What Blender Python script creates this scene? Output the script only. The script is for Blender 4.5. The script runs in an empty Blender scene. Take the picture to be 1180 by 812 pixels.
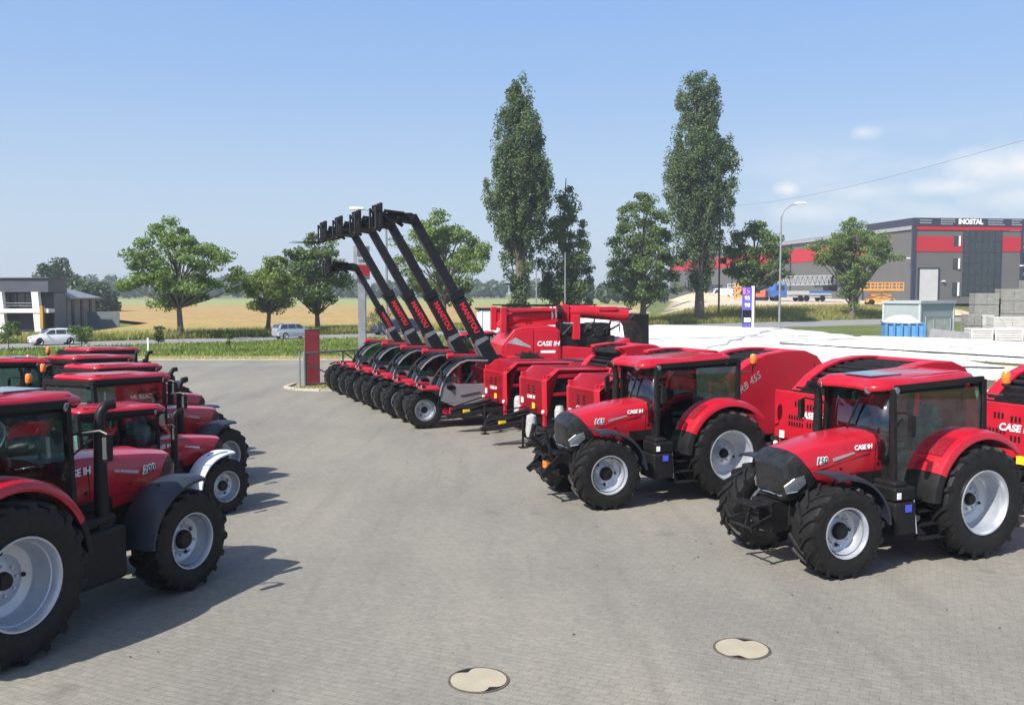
import bpy, bmesh, math, random
import numpy as np
from mathutils import Vector, Matrix
S = bpy.context.scene
COL = S.collection
R = math.radians
PI = math.pi
rnd = random.Random(7)

# ------------------------------------------------------------------ helpers
class MB:
    """collects simple shapes; build() links them as ONE mesh object"""
    def __init__(s): s.v = []; s.f = []; s.m = []; s.cur = 0
    def add(s, vs, fs):
        b = len(s.v); s.v += [tuple(p) for p in vs]
        for f in fs: s.f.append([b+i for i in f]); s.m.append(s.cur)
        return s
    def mat(s, i): s.cur = i; return s
    def hexa(s, p): return s.add(p, [(0,3,2,1),(4,5,6,7),(0,1,5,4),(1,2,6,5),(2,3,7,6),(3,0,4,7)])
    def box(s, c, d, rot=None):
        x, y, z = [k/2 for k in d]; c = Vector(c)
        p = [Vector(q) for q in ((-x,-y,-z),(x,-y,-z),(x,y,-z),(-x,y,-z),(-x,-y,z),(x,-y,z),(x,y,z),(-x,y,z))]
        if rot is not None: p = [rot @ q for q in p]
        return s.hexa([q+c for q in p])
    def bx(s, x0, x1, y0, y1, z0, z1): return s.box(((x0+x1)/2,(y0+y1)/2,(z0+z1)/2), (abs(x1-x0),abs(y1-y0),abs(z1-z0)))
    def beam(s, a, b, w, h, up=(0,0,1)):
        a, b = Vector(a), Vector(b); d = (b-a).normalized(); u = Vector(up)
        r = d.cross(u)
        if r.length < 1e-4: r = d.cross(Vector((1,0,0)))
        r.normalize(); u = r.cross(d); r *= w/2; u *= h/2
        return s.hexa([a-r-u,a+r-u,b+r-u,b-r-u,a-r+u,a+r+u,b+r+u,b-r+u])
    def tube(s, pts, r, n=8, caps=True):
        P = [Vector(p) for p in pts]; rs = r if isinstance(r,(list,tuple)) else [r]*len(P)
        rings = []; pu = None
        for i, p in enumerate(P):
            d = (P[min(i+1,len(P)-1)]-P[max(i-1,0)]).normalized()
            if pu is None:
                pu = d.cross(Vector((0,0,1)))
                if pu.length < .05: pu = d.cross(Vector((1,0,0)))
            pu = (pu - d*pu.dot(d)).normalized(); w = d.cross(pu)
            rings.append([p+(pu*math.cos(2*PI*k/n)+w*math.sin(2*PI*k/n))*rs[i] for k in range(n)])
        return s.loft(rings, caps)
    def loft(s, rings, caps=True, close=True):
        n = len(rings[0]); vs = [p for r in rings for p in r]; fs = []
        for i in range(len(rings)-1):
            for k in range(n if close else n-1):
                a = i*n+k; b = i*n+(k+1) % n
                fs.append((a,b,b+n,a+n))
        if caps: fs.append(tuple(range(n))[::-1]); fs.append(tuple((len(rings)-1)*n+k for k in range(n)))
        return s.add(vs, fs)
    def lathe(s, prof, n=32, c=(0,0,0), axis='y', closed=False):
        c = Vector(c); rings = []
        for k in range(n):
            a = 2*PI*k/n; ca, sa = math.cos(a), math.sin(a)
            if axis == 'y': rings.append([c+Vector((r*ca,t,r*sa)) for r,t in prof])
            elif axis == 'z': rings.append([c+Vector((r*ca,r*sa,t)) for r,t in prof])
            else: rings.append([c+Vector((t,r*ca,r*sa)) for r,t in prof])
        m = len(prof); vs = [p for r in rings for p in r]; fs = []
        for k in range(n):
            for j in range(m if closed else m-1):
                j2 = (j+1) % m; k2 = (k+1) % n
                fs.append((k*m+j,k*m+j2,k2*m+j2,k2*m+j))
        return s.add(vs, fs)
    def prism(s, poly, y0, y1):                      # polygon in x,z extruded along y
        n = len(poly)
        vs = [(x,y0,z) for x,z in poly]+[(x,y1,z) for x,z in poly]
        return s.add(vs, [tuple(range(n)), tuple(range(2*n-1,n-1,-1))]+[(k,(k+1)%n,n+(k+1)%n,n+k) for k in range(n)])
    def slab(s, poly, z0, z1):                       # polygon in x,y extruded along z
        n = len(poly)
        vs = [(x,y,z0) for x,y in poly]+[(x,y,z1) for x,y in poly]
        return s.add(vs, [tuple(range(n)), tuple(range(2*n-1,n-1,-1))]+[(k,(k+1)%n,n+(k+1)%n,n+k) for k in range(n)])
    def mesh(s, name, mats, smooth=38):
        me = bpy.data.meshes.new(name); me.from_pydata(s.v, [], s.f)
        for m in (mats if isinstance(mats,(list,tuple)) else [mats]): me.materials.append(m)
        if max(s.m, default=0): me.polygons.foreach_set('material_index', s.m)
        bm = bmesh.new(); bm.from_mesh(me)
        bmesh.ops.remove_doubles(bm, verts=bm.verts, dist=1e-5)
        bmesh.ops.recalc_face_normals(bm, faces=bm.faces); bm.to_mesh(me); bm.free()
        if smooth:
            me.shade_smooth(); me.set_sharp_from_angle(angle=R(smooth))
        return me
    def build(s, name, mats, parent=None, smooth=38, bevel=0, seg=2):
        o = link(name, s.mesh(name, mats, smooth), parent)
        if bevel:
            b = o.modifiers.new('bevel','BEVEL'); b.width = bevel; b.segments = seg; b.limit_method = 'ANGLE'; b.angle_limit = R(35); b.harden_normals = True
        return o

def link(name, data, parent=None):
    o = bpy.data.objects.new(name, data); COL.objects.link(o); o.parent = parent; return o
def tag(o, label=None, cat=None, group=None, kind=None):
    if label: o['label'] = label
    if cat: o['category'] = cat
    if group: o['group'] = group
    if kind: o['kind'] = kind
    return o
def thing(name, label, cat, loc=(0,0,0), rz=0, group=None, scale=1):
    o = link(name, None); o.location = loc; o.rotation_euler = (0,0,rz); o.scale = (scale,)*3
    o.empty_display_size = .3
    return tag(o, label, cat, group)
def kids(o): return [c for c in bpy.data.objects if c.parent == o]
def copy_tree(o, parent=None):
    c = o.copy(); COL.objects.link(c)
    if parent is not None: c.parent = parent
    for ch in kids(o): copy_tree(ch, c)
    return c
def struct(o): return tag(o, kind='structure')
_tm = {}
def text_mesh(t, size, bold=.012, shear=0, ext=.003, mat=None, spacing=1):
    key = (t,size,bold,shear,ext,mat.name,spacing)
    if key in _tm: return _tm[key]
    cu = bpy.data.curves.new('lettering','FONT'); cu.body = t; cu.size = size; cu.offset = bold*size; cu.shear = shear
    cu.extrude = ext; cu.align_x = 'CENTER'; cu.align_y = 'CENTER'; cu.space_character = spacing; cu.resolution_u = 3
    o = bpy.data.objects.new('lettering', cu); COL.objects.link(o)
    bpy.context.view_layer.update()
    me = bpy.data.meshes.new_from_object(o.evaluated_get(bpy.context.evaluated_depsgraph_get()))
    bpy.data.objects.remove(o); bpy.data.curves.remove(cu)
    me.materials.clear(); me.materials.append(mat); me.name = 'lettering'
    _tm[key] = me; return me
def lettering(t, size, loc, X, Y, mat, parent, name='lettering', **k):
    o = link(name, text_mesh(t,size,mat=mat,**k), parent)
    X = Vector(X).normalized(); Y = Vector(Y); Z = X.cross(Y).normalized(); Y = Z.cross(X)
    M = Matrix((X,Y,Z)).transposed().to_4x4(); M.translation = Vector(loc); o.matrix_local = M
    return o

# ------------------------------------------------------------------ camera numbers (solved from the photograph)
F, H, HZ = 1061.6, 4.196, 337.3
def at(px, d, z=0): return Vector(((px-590)/F*d, d, z))
def zz(py, d): return H-(py-HZ)/F*d
def gd(px, py, z=0):
    d = (H-z)*F/(py-HZ); return at(px, d, z)

# ------------------------------------------------------------------ materials
def mat(name, col, rough=.5, metal=0, var=.12, scale=3., coat=0, bump=0, bscale=40., rvar=.12, dust=0, detail=4, spec=.5):
    m = bpy.data.materials.new(name); m.use_nodes = True; nt = m.node_tree; N = nt.nodes; L = nt.links
    b = N['Principled BSDF']; b.inputs['Metallic'].default_value = metal; b.inputs['Specular IOR Level'].default_value = spec
    tc = N.new('ShaderNodeTexCoord'); nz = N.new('ShaderNodeTexNoise'); nz.inputs['Scale'].default_value = scale; nz.inputs['Detail'].default_value = detail
    L.new(tc.outputs['Object'], nz.inputs['Vector'])
    mr = N.new('ShaderNodeMapRange'); mr.inputs[1].default_value = .25; mr.inputs[2].default_value = .75; mr.inputs[3].default_value = 1-var; mr.inputs[4].default_value = 1+var
    L.new(nz.outputs['Fac'], mr.inputs[0])
    vm = N.new('ShaderNodeVectorMath'); vm.operation = 'SCALE'; vm.inputs[0].default_value = col[:3]
    L.new(mr.outputs[0], vm.inputs['Scale']); out = vm.outputs[0]
    if dust:
        n3 = N.new('ShaderNodeTexNoise'); n3.inputs['Scale'].default_value = scale*2.3; n3.inputs['Detail'].default_value = 6; L.new(tc.outputs['Object'], n3.inputs['Vector'])
        r3 = N.new('ShaderNodeMapRange'); r3.inputs[1].default_value = .35; r3.inputs[2].default_value = .8; r3.inputs[4].default_value = dust; L.new(n3.outputs['Fac'], r3.inputs[0])
        mx = N.new('ShaderNodeMix'); mx.data_type = 'RGBA'; L.new(r3.outputs[0], mx.inputs['Factor']); L.new(out, mx.inputs['A']); mx.inputs['B'].default_value = (.3,.26,.2,1); out = mx.outputs['Result']
    L.new(out, b.inputs['Base Color'])
    r = N.new('ShaderNodeMapRange'); r.inputs[1].default_value = .3; r.inputs[2].default_value = .7; r.inputs[3].default_value = max(.03,rough-rvar); r.inputs[4].default_value = min(1,rough+rvar)
    L.new(nz.outputs['Fac'], r.inputs[0]); L.new(r.outputs[0], b.inputs['Roughness'])
    if coat: b.inputs['Coat Weight'].default_value = coat; b.inputs['Coat Roughness'].default_value = .12
    if bump:
        n2 = N.new('ShaderNodeTexNoise'); n2.inputs['Scale'].default_value = bscale; n2.inputs['Detail'].default_value = 5; L.new(tc.outputs['Object'], n2.inputs['Vector'])
        bp = N.new('ShaderNodeBump'); bp.inputs['Strength'].default_value = bump; bp.inputs['Distance'].default_value = .02; L.new(n2.outputs['Fac'], bp.inputs['Height']); L.new(bp.outputs[0], b.inputs['Normal'])
    return m
def glass(name, tint, refl=.04, rough=.02):
    m = bpy.data.materials.new(name); m.use_nodes = True; nt = m.node_tree; N = nt.nodes; L = nt.links
    N.remove(N['Principled BSDF']); out = N['Material Output']
    tr = N.new('ShaderNodeBsdfTransparent'); tr.inputs[0].default_value = (*tint,1)
    gl = N.new('ShaderNodeBsdfGlossy'); gl.inputs['Roughness'].default_value = rough; gl.inputs[0].default_value = (.9,.95,1,1)
    fr = N.new('ShaderNodeFresnel'); fr.inputs[0].default_value = 1.5
    nz = N.new('ShaderNodeTexNoise'); nz.inputs['Scale'].default_value = 5; tc = N.new('ShaderNodeTexCoord'); L.new(tc.outputs['Object'], nz.inputs['Vector'])
    ad = N.new('ShaderNodeMath'); ad.operation = 'MULTIPLY_ADD'; L.new(nz.outputs['Fac'], ad.inputs[0]); ad.inputs[1].default_value = refl; L.new(fr.outputs[0], ad.inputs[2])
    mx = N.new('ShaderNodeMixShader'); ge = N.new('ShaderNodeNewGeometry'); iv = N.new('ShaderNodeMath'); iv.operation = 'SUBTRACT'; iv.inputs[0].default_value = 1; L.new(ge.outputs['Backfacing'], iv.inputs[1])
    mu = N.new('ShaderNodeMath'); mu.operation = 'MULTIPLY'; mu.use_clamp = True; L.new(ad.outputs[0], mu.inputs[0]); L.new(iv.outputs[0], mu.inputs[1]); L.new(mu.outputs[0], mx.inputs[0]); L.new(tr.outputs[0], mx.inputs[1]); L.new(gl.outputs[0], mx.inputs[2]); L.new(mx.outputs[0], out.inputs['Surface'])
    return m
RED = mat('red paint', (.41,.006,.020), .3, 0, .06, 1.5, coat=.4, dust=.035, spec=.35)
RED2 = mat('red machine paint', (.45,.007,.024), .4, 0, .08, 1.2, coat=.2, dust=.04, spec=.3)
DRED = mat('dark red lens', (.22,.01,.02), .25, 0, .1, 12, coat=.5)
BLK = mat('black plastic', (.009,.009,.010), .5, 0, .3, 4, dust=.025, spec=.2)
BLK2 = mat('black steel', (.008,.008,.009), .45, 0, .3, 5, dust=.05, spec=.25)
BOOMB = mat('boom paint', (.009,.010,.014), .4, 0, .2, 3, dust=.03, spec=.3)
TYRE = mat('tyre rubber', (.009,.009,.0095), .55, 0, .3, 8, bump=.25, bscale=60, dust=.035, spec=.25)
RIM = mat('silver rim', (.47,.50,.55), .34, .5, .06, 4, dust=.05)
CHROME = mat('chrome', (.7,.72,.75), .15, .9, .05, 4)
GREY = mat('grey panel', (.17,.172,.185), .45, 0, .08, 3)
DGREY = mat('dark grey fender', (.022,.027,.038), .45, 0, .2, 4, spec=.35)
LFEND = mat('pale film fender', (.62,.68,.78), .35, 0, .08, 6)
ORANGE = mat('amber lens', (.8,.2,.02), .2, 0, .1, 10, coat=.6)
WHITE = mat('white paint', (.8,.8,.8), .4, 0, .04, 3)
LAMPG = mat('lamp lens', (.20,.22,.26), .1, .5, .6, 45, coat=.8)
NOSE = mat('nose plastic', (.012,.013,.015), .32, 0, .3, 6, dust=.05, spec=.45)
WLET = mat('white lettering', (.82,.82,.82), .4, 0, .03, 3)
KLET = mat('dark lettering', (.03,.03,.035), .4, 0, .1, 3)
RLET = mat('red lettering', (.62,.02,.03), .4, 0, .05, 3)
SILV = mat('silver decal', (.5,.5,.53), .3, .5, .1, 8)
YEL = mat('yellow label', (.8,.55,.03), .4, 0, .08, 6)
BLUEL = mat('blue label', (.06,.09,.6), .4, 0, .08, 6)
SEATM = mat('plastic wrapped seat', (.30,.42,.42), .25, 0, .35, 9)
INTER = mat('cab trim', (.03,.03,.032), .6, 0, .3, 6)
GLS = glass('cab glass', (.56,.67,.65), .13)
HATCH = mat('roof hatch glass', (.09,.12,.19), .12, 0, .2, 4, coat=.5)
# ------------------------------------------------------------------ wheels
def tyre_mesh(r, w, rim, lugs, seg=48):
    b = MB(); h = w/2; t = r*.955
    prof = [(rim*.97,-h*.80),(rim*1.03,-h*.90),(rim+(t-rim)*.35,-h*1.0),(rim+(t-rim)*.7,-h*1.02),(t*.96,-h*.93),(t*.985,-h*.75),(t,-h*.3),(t,h*.3),(t*.985,h*.75),(t*.96,h*.93),(rim+(t-rim)*.7,h*1.02),(rim+(t-rim)*.35,h),(rim*1.03,h*.90),(rim*.97,h*.80)]
    b.lathe(prof, seg)
    lw = 2*PI*r/lugs*.22
    for sd in (-1,1):
        for k in range(lugs):
            a0 = 2*PI*(k+(.5 if sd > 0 else 0))/lugs
            rings = []
            for y, rr, da in ((1.03,.90,.00),(.97,.985,.025),(.7,1.0,.09),(.35,1.003,.20),(-.06,1.0,.36)):
                a = a0-da*1.15*(1+.0*sd)
                yy = sd*h*y; ro = r*rr; ri = ro-(r-t)*1.25; 
                def P(rad, ang, yv): return Vector((rad*math.cos(ang), yv, rad*math.sin(ang)))
                d = lw/r/2*(1.25 if y > .9 else 1)
                rings.append([P(ri,a-d*1.35,yy),P(ri,a+d*1.35,yy),P(ro,a+d*.9,yy),P(ro,a-d*.9,yy)])
            b.loft(rings)
    return b.mesh('tyre', TYRE, 32)
def rim_mesh(rim, w, dish, hubr, seg=44):
    b = MB(); h = w/2; f = rim
    lip = h*.92
    prof = [(f*.96,lip-.10),(f*1.0,lip-.03),(f*1.035,lip),(f*1.03,lip+.014),(f*.99,lip+.012),(f*.95,lip-.02),(f*.925,lip-.09),(f*.90,lip-.10),(f*.885,dish+.16),(f*.86,dish+.10),(f*.845,dish+.05),(f*.80,dish+.012),(f*.72,dish),(f*.58,dish-.02),(f*.42,dish+.012),(f*.34,dish+.03),(hubr,dish+.034),(.0,dish+.034)]
    b.lathe(prof, seg)
    b.lathe([(f*.9,-lip),(f*1.03,-lip),(f*.9,-lip+.1),(f*.88,lip-.2)], seg)
    for k in range(8):
        a = 2*PI*(k+.5)/8; rr = hubr*1.45
        b.tube([(rr*math.cos(a),dish+.02,rr*math.sin(a)),(rr*math.cos(a),dish+.06,rr*math.sin(a))], .017, 6)
    b.mat(1)
    for k in (1,4,6):
        a = 2*PI*k/8+.5; rr = f*.6
        b.tube([(rr*math.cos(a),dish-.03,rr*math.sin(a)),(rr*math.cos(a),dish+.004,rr*math.sin(a))], .026, 8)
    return b.mesh('rim', [RIM, BLK], 34)
def hub_mesh(r, y0, y1):
    b = MB(); b.lathe([(0,y1),(r*.75,y1),(r*.93,y1-.03),(r,y1-.07),(r,y0)], 24); return b.mesh('hub', BLK2, 34)
def add_wheel(parent, x, y, r, tm, rm, hm, steer=0):
    w = link('wheel', None, parent); w.location = (x,y,r); w.rotation_euler = (0, rnd.uniform(0,6.28), (0 if y > 0 else PI)+steer)
    w.empty_display_size = .2
    link('tyre', tm, w); link('rim', rm, w); link('hub', hm, w); return w
REAR_T = tyre_mesh(.90,.60,.50,19,52); REAR_R = rim_mesh(.50,.60,-.06,.115); REAR_H = hub_mesh(.105,-.08,.04)
FRONT_T = tyre_mesh(.69,.50,.37,17,44); FRONT_R = rim_mesh(.37,.50,.02,.15); FRONT_H = hub_mesh(.135,0,.13)

def arc_fender(name, cx, cz, a0, a1, ring, m, parent, n=22, tail=None):
    b = MB(); rings = []
    for k in range(n+1):
        a = R(a0+(a1-a0)*k/n); f = k/n
        e = tail(f) if tail else 0
        rings.append([Vector((cx+(r+e)*math.cos(a), y, cz+(r+e)*math.sin(a))) for y,r in ring])
    b.loft(rings); return b.build(name, m, parent, 40)

def tractor(label, loc, rz, group=None, scale=1, steer=0, number='150', brand='CASE IH', bpos='rear'):
    t = thing('tractor', label, 'tractor', loc, rz, group, scale)
    wb = 2.74
    # chassis
    b = MB()
    b.bx(-.45,1.3,-.3,.3,.55,1.15).bx(1.25,3.1,-.27,.27,.62,1.3).bx(3.0,3.42,-.24,.24,.55,1.02).bx(2.5,3.3,-.2,.2,.5,.7)
    b.tube([(0,-.85,.9),(0,.85,.9)], .17, 12); b.tube([(0,-.75,.9),(0,-.35,.9)], .24, 12); b.tube([(0,.35,.9),(0,.75,.9)], .24, 12)
    b.beam((wb,-.72,.66),(wb,.72,.66),.22,.2)
    for s in (-1,1):
        b.tube([(wb,s*.6,.45),(wb,s*.6,.9)], .11, 8); b.beam((wb-.4,s*.3,.62),(wb-.1,s*.62,.64),.06,.06)
        b.beam((-.45,s*.32,.65),(-1.0,s*.42,.55),.06,.08); b.beam((-.5,s*.3,1.15),(-1.0,s*.42,.6),.05,.05)
        b.tube([(.1,s*.42,.75),(1.2,s*.42,.6)], .06, 8)
    b.build('chassis', BLK2, t, 40, .012)
    b = MB(); b.beam((-.4,0,.5),(-1.05,0,.5),.12,.06).bx(-1.1,-.95,-.12,.12,.42,.58).tube([(-.5,0,1.15),(-.95,0,.95)], .04, 8); b.build('drawbar', BLK2, t, 40, .008)
    # hood
    def hs(x, w, zt, zb, sl=0):
        pts = [(w*.93,zb),(w,zb+.06),(w*1.0,zb+(zt-zb)*.5),(w*.985,zt-.25),(w*.93,zt-.12),(w*.80,zt-.045),(w*.45,zt-.008),(0,zt)]
        full = pts+[(-y,z) for y,z in pts[-2::-1]]
        return [Vector((1.36+(x+sl*(z-zb)/(zt-zb)-1.36)*.925, y, z)) for y,z in full]
    b = MB(); b.loft([hs(1.36,.47,2.03,1.22),hs(1.7,.475,2.015,1.2),hs(2.2,.475,1.97,1.22,.05),hs(2.6,.455,1.88,1.26,.26),hs(2.80,.435,1.80,1.30,.46)])
    b.build('hood', RED, t, 30)
    b = MB()
    for s in (-1,1):       # raised body crease and stripe along the hood side
        b.beam((2.80,s*.455,1.50),(1.75,s*.482,1.72),.014,.03)
        b.mat(1); b.bx(1.42,1.98,s*.475-.004,s*.475+.006,1.235,1.40); b.mat(0)
    b.build('hood_crease', [RED, BLK], t, 30)
    def ns(x, w, zt, zb, sl=0):
        pts = [(w*.86,zb),(w,zb+.07),(w*1.0,zt-.17),(w*.90,zt-.045),(w*.5,zt-.008),(0,zt)]
        full = pts+[(-y,z) for y,z in pts[-2::-1]]
        return [Vector((1.36+(x+sl*(z-zb)/(zt-zb)-1.36)*.925, y, z)) for y,z in full]
    b = MB(); b.loft([ns(2.805,.43,1.795,1.26,.46),ns(2.97,.425,1.73,1.12,.40),ns(3.14,.40,1.64,1.05,.30),ns(3.30,.345,1.53,1.03,.17),ns(3.40,.30,1.43,1.05,.05)])
    b.bx(3.24,3.27,-.07,.07,1.12,1.38).bx(3.23,3.262,-.24,-.1,1.26,1.34).bx(3.23,3.262,.1,.24,1.26,1.34)
    b.build('nose_grille', NOSE, t, 32)
    for s in (-1,1):
        b = MB()
        for k in range(5): b.beam((3.02-.05*k,s*(.412+.004*k),1.50-.02*k),(2.86-.07*k,s*.437,1.24-.005*k),.010,.014,(0,1,0))
        b.beam((3.10,s*.37,1.60),(3.17,s*.355,1.44),.016,.02,(0,1,0)); b.build('side_louvre', BLK2, t)
        b = MB(); b.beam((1.62,s*.478,1.24),(1.60,s*.474,1.86),.006,.008,(0,1,0)).beam((1.40,s*.478,1.42),(2.30,s*.474,1.40),.006,.008,(0,1,0)).beam((2.30,s*.474,1.40),(2.5,s*.466,1.28),.006,.008,(0,1,0))
        b.box((2.30,s*.477,1.50),(.05,.008,.02)).box((1.55,s*.480,1.52),(.04,.008,.05)); b.build('panel_seam', BLK, t)
    b = MB()
    for k in range(6): b.bx(3.16-.03*k,3.285-.012*k,-.20,.20,1.11+.045*k,1.125+.045*k)
    b.build('grille_bar', BLK2, t)
    for s in (-1,1):
        b = MB(); q = [(2.97,.432,1.44),(3.13,.40,1.39),(3.255,.325,1.27),(3.22,.335,1.16),(3.07,.402,1.19),(2.93,.434,1.31)]
        q = [Vector((x,s*y,z)) for x,y,z in q]; n = Vector((.6,s*.8,.1)).normalized()
        b.loft([[p-n*.03 for p in q],[p+n*.022 for p in q],[p+(sum(q,Vector())/6-p)*.25+n*.03 for p in q]])
        hl = b.build('headlight', LAMPG, t, 30)
        b = MB(); b.tube([q[1]+n*.02,q[2]+n*.028,q[3]+n*.028,q[4]+n*.02],.010,6); b.build('headlight_trim', CHROME, hl)
    b = MB(); b.tube([(3.22,-.31,1.15),(3.265,-.25,1.11),(3.285,0,1.13),(3.265,.25,1.11),(3.22,.31,1.15)],.012,6); b.build('front_trim', CHROME, t)
    # front carrier
    b = MB()
    b.bx(3.4,3.62,-.2,.2,.72,.98)
    for s in (-1,1): b.beam((3.4,s*.22,.78),(3.85,s*.3,.66),.05,.1); b.beam((3.55,s*.24,.98),(3.78,s*.28,.98),.05,.04)
    for k in range(4): b.beam((3.56+.07*k,-.28,.99),(3.56+.07*k,.28,.99),.025,.03)
    b.tube([(3.8,-.34,.66),(3.8,.34,.66)], .025, 8); b.tube([(3.62,0,.95),(3.75,0,.55)], .022, 6)
    b.build('front_hitch', BLK2, t, 40, .006)
    # cab
    b = MB()
    A0, A1, B0, B1, C0, C1 = (1.50,.77,1.05),(1.50,.70,2.72),(.30,.775,1.55),(.30,.715,2.76),(-.40,.765,1.72),(-.44,.70,2.80)
    for s in (-1,1):
        g = lambda p: (p[0],s*p[1],p[2])
        b.beam(g(A0),g(A1),.07,.09,(0,1,0)).beam(g(C0),g(C1),.09,.09,(0,1,0))
        b.beam(g(A1),g(C1),.08,.10)
    b.build('cab_frame', BLK, t, 40, .008)
    b = MB()
    for s in (-1,1):
        g = lambda p: (p[0],s*p[1],p[2])
        b.tube([g((1.45,.76,.98)),g((1.1,.82,.92)),g((.75,.83,1.0)),g((.5,.82,1.25)),g((.25,.80,1.6)),g((-.1,.78,1.80)),g((-.42,.76,1.84))], .035, 6)
        b.tube([g((.85,.84,1.2)),g((.62,.86,1.5)),g((.3,.86,1.85))], .014, 6)
    b.build('door_rim', BLK, t, 40)
    b = MB(); b.beam((1.50,-.7,2.70),(1.50,.7,2.70),.1,.12); b.build('header_beam', BLK, t, 40, .008)
    b = MB(); b.beam((-.44,-.66,2.76),(-.44,.66,2.76),.1,.12); b.build('header_beam', BLK, t, 40, .008)
    b = MB()
    b.beam((-.42,-.74,1.72),(-.42,.74,1.72),.08,.12); b.build('rear_sill', BLK, t, 40, .008); b = MB()
    b.bx(-.4,1.45,-.72,.72,.95,1.06)
    b.bx(1.38,1.47,-.66,.66,1.0,1.62)
    b.build('cab_base', BLK, t, 40, .008)
    def pane(name, pts, off):
        bb = MB(); P = [Vector(p) for p in pts]; o = Vector(off)
        bb.loft([P,[p+o for p in P]]); return bb.build(name, GLS, t, 0)
    bb = MB(); rg = [[Vector((1.53+.06*(1-(y/.66)**2)-.03*(z-1.6),y,z)) for y in (-.66,-.4,-.14,.14,.4,.66)] for z in (1.58,2.0,2.64)]
    bb.loft(rg, False, False); bb.build('windscreen', GLS, t, 60).modifiers.new('thick','SOLIDIFY').thickness = .008
    for s in (-1,1):
        pane('door_window', [(x,s*(.80-.045*(z-1)),z) for x,z in ((1.46,1.08),(1.1,1.02),(.8,1.08),(.5,1.32),(.27,1.62),(-.08,1.82),(-.36,1.86),(-.39,2.68),(1.46,2.64))], (0,s*.008,0))
    pane('rear_window', [(-.46,-.64,1.82),(-.46,.64,1.82),(-.51,.6,2.68),(-.51,-.6,2.68)], (-.008,0,0))
    # roof
    out = [(1.76,.22),(1.84,.42),(1.84,.57),(1.74,.665),(1.5,.715),(.9,.73),(.2,.72),(-.15,.68),(-.30,.61),(-.35,.45)]
    out = out+[(x,-y) for x,y in out[::-1]]
    b = MB(); rings = []
    for sc, z0 in ((.96,-.05),(1.0,-.04),(1.012,-.005),(.99,.03),(.935,.055),(.90,.06),(.5,.085)):
        rings.append([Vector((.64+(x-.64)*sc, y*sc, 2.80+z0*(1.25 if x > 1.4 else 1)+.075*(.64-x)/1.3*(1 if z0 < .06 else .5))) for x,y in out])
    b.loft(rings); rf = b.build('cab_roof', RED, t, 50)
    b = MB(); b.loft([[Vector((.62+(x-.64)*.9,y*.9,z)) for x,y in out] for z in (2.62,2.80)]); b.build('roof_liner', BLK, rf, 40)
    b = MB(); b.loft([[Vector((x,y,2.868+z+(1.55-x)*.03)) for x,y in ((1.55,-.30),(1.55,.30),(.95,.34),(.95,-.34))] for z in (0,.022)]); b.build('roof_hatch', HATCH, rf, 0, .006)
    b = MB()
    for s in (-1,1): b.beam((1.70,s*.40,2.815),(-.2,s*.45,2.905),.10,.05); b.beam((1.62,s*.62,2.80),(-.1,s*.6,2.895),.07,.04)
    b.build('roof_rib', RED, rf, 40, .012)
    for s in (-1,1):
        for (x,y,z) in ((1.79,.50,2.70),(1.46,.70,2.69)):
            b = MB(); n = Vector((.9,s*.45,-.1)) if x > 1.6 else Vector((.3,s*.95,-.1)); n.normalize(); c = Vector((x,s*y,z))
            b.tube([c-n*.05,c+n*.035],[.075,.07],12); wl = b.build('work_light', BLK, rf)
            b = MB(); b.tube([c+n*.036,c+n*.048,c+n*.055],[.062,.058,.03],12); b.build('lens', LAMPG, wl)
        b = MB(); b.tube([(-.28,s*.62,2.74),(-.38,s*.66,2.74)],.07,10); b.build('rear_work_light', BLK, rf)
    b = MB(); b.tube([(-.45,.66,2.55),(-.62,.95,2.55),(-.62,.98,2.72)],.018,6); b.tube([(-.62,.98,2.70),(-.62,.98,2.74)],.06,12); bk = b.build('beacon_bracket', BLK, t)
    b = MB(); b.lathe([(0,.20),(.05,.195),(.068,.16),(.07,.02),(.055,0)],16,(-.62,.98,2.74),'z'); b.build('beacon', ORANGE, bk)
    # fenders
    ring = [(.50,1.03),(.50,1.075),(.8,1.095),(1.02,1.085),(1.12,1.05),(1.15,.99),(1.15,.95),(1.125,.95),(1.115,1.0),(1.0,1.045),(.8,1.055)]
    for s in (-1,1):
        fd = arc_fender('rear_fender', -.02, .93, 27, 138, [(s*y,r) for y,r in ring], RED, t, 24, lambda f: .02*math.sin(f*PI)+(.10*max(0,f-.7)))
        b = MB()
        rr = []
        for k in range(7):
            a = R(42+3.6*k); rr.append([Vector((-.02+(1.11+dr)*math.cos(a),s*y,.93+(1.11+dr)*math.sin(a))) for y,dr in ((.72,0),(.72,.012),(1.02,.004),(1.02,-.01))])
        b.loft(rr); b.build('reflector', DRED, fd, 40)
        lo = arc_fender('fender_extension', -.02, .93, 2, 26.6, [(s*y,r-.006) for y,r in ring], BLK, t, 6)
        b = MB(); poly = [(-.02+1.06*math.cos(R(a)),.93+1.06*math.sin(R(a))) for a in range(10,150,8)]+[(-.5,1.2),(.3,1.0)]
        b.prism(poly, s*.46, s*.50); b.build('fender_liner', BLK, t, 0)
        fr = [(.62,.80),(.62,.825),(.85,.845),(1.08,.835),(1.17,.80),(1.17,.765),(1.15,.765),(1.14,.79),(.85,.815)]
        ff = arc_fender('front_fender', wb, .69, 74, 176, [(s*y,r) for y,r in fr], DGREY, t, 18, lambda f: .07*max(0,.25-f)*4*.6)
        b = MB(); b.tube([(wb-.1,s*.5,.9),(wb-.35,s*.62,1.35),(wb-.3,s*.85,1.48)],.025,6); b.build('bracket', BLK2, ff)
    # steps / tanks
    b = MB()
    b.bx(1.28,1.72,.45,1.02,.5,1.0).bx(1.22,1.66,.45,.95,1.0,1.22).bx(1.35,1.62,.45,.9,1.2,1.3)
    b.build('battery_box', BLK, t, 40, .04, 3)
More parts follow.
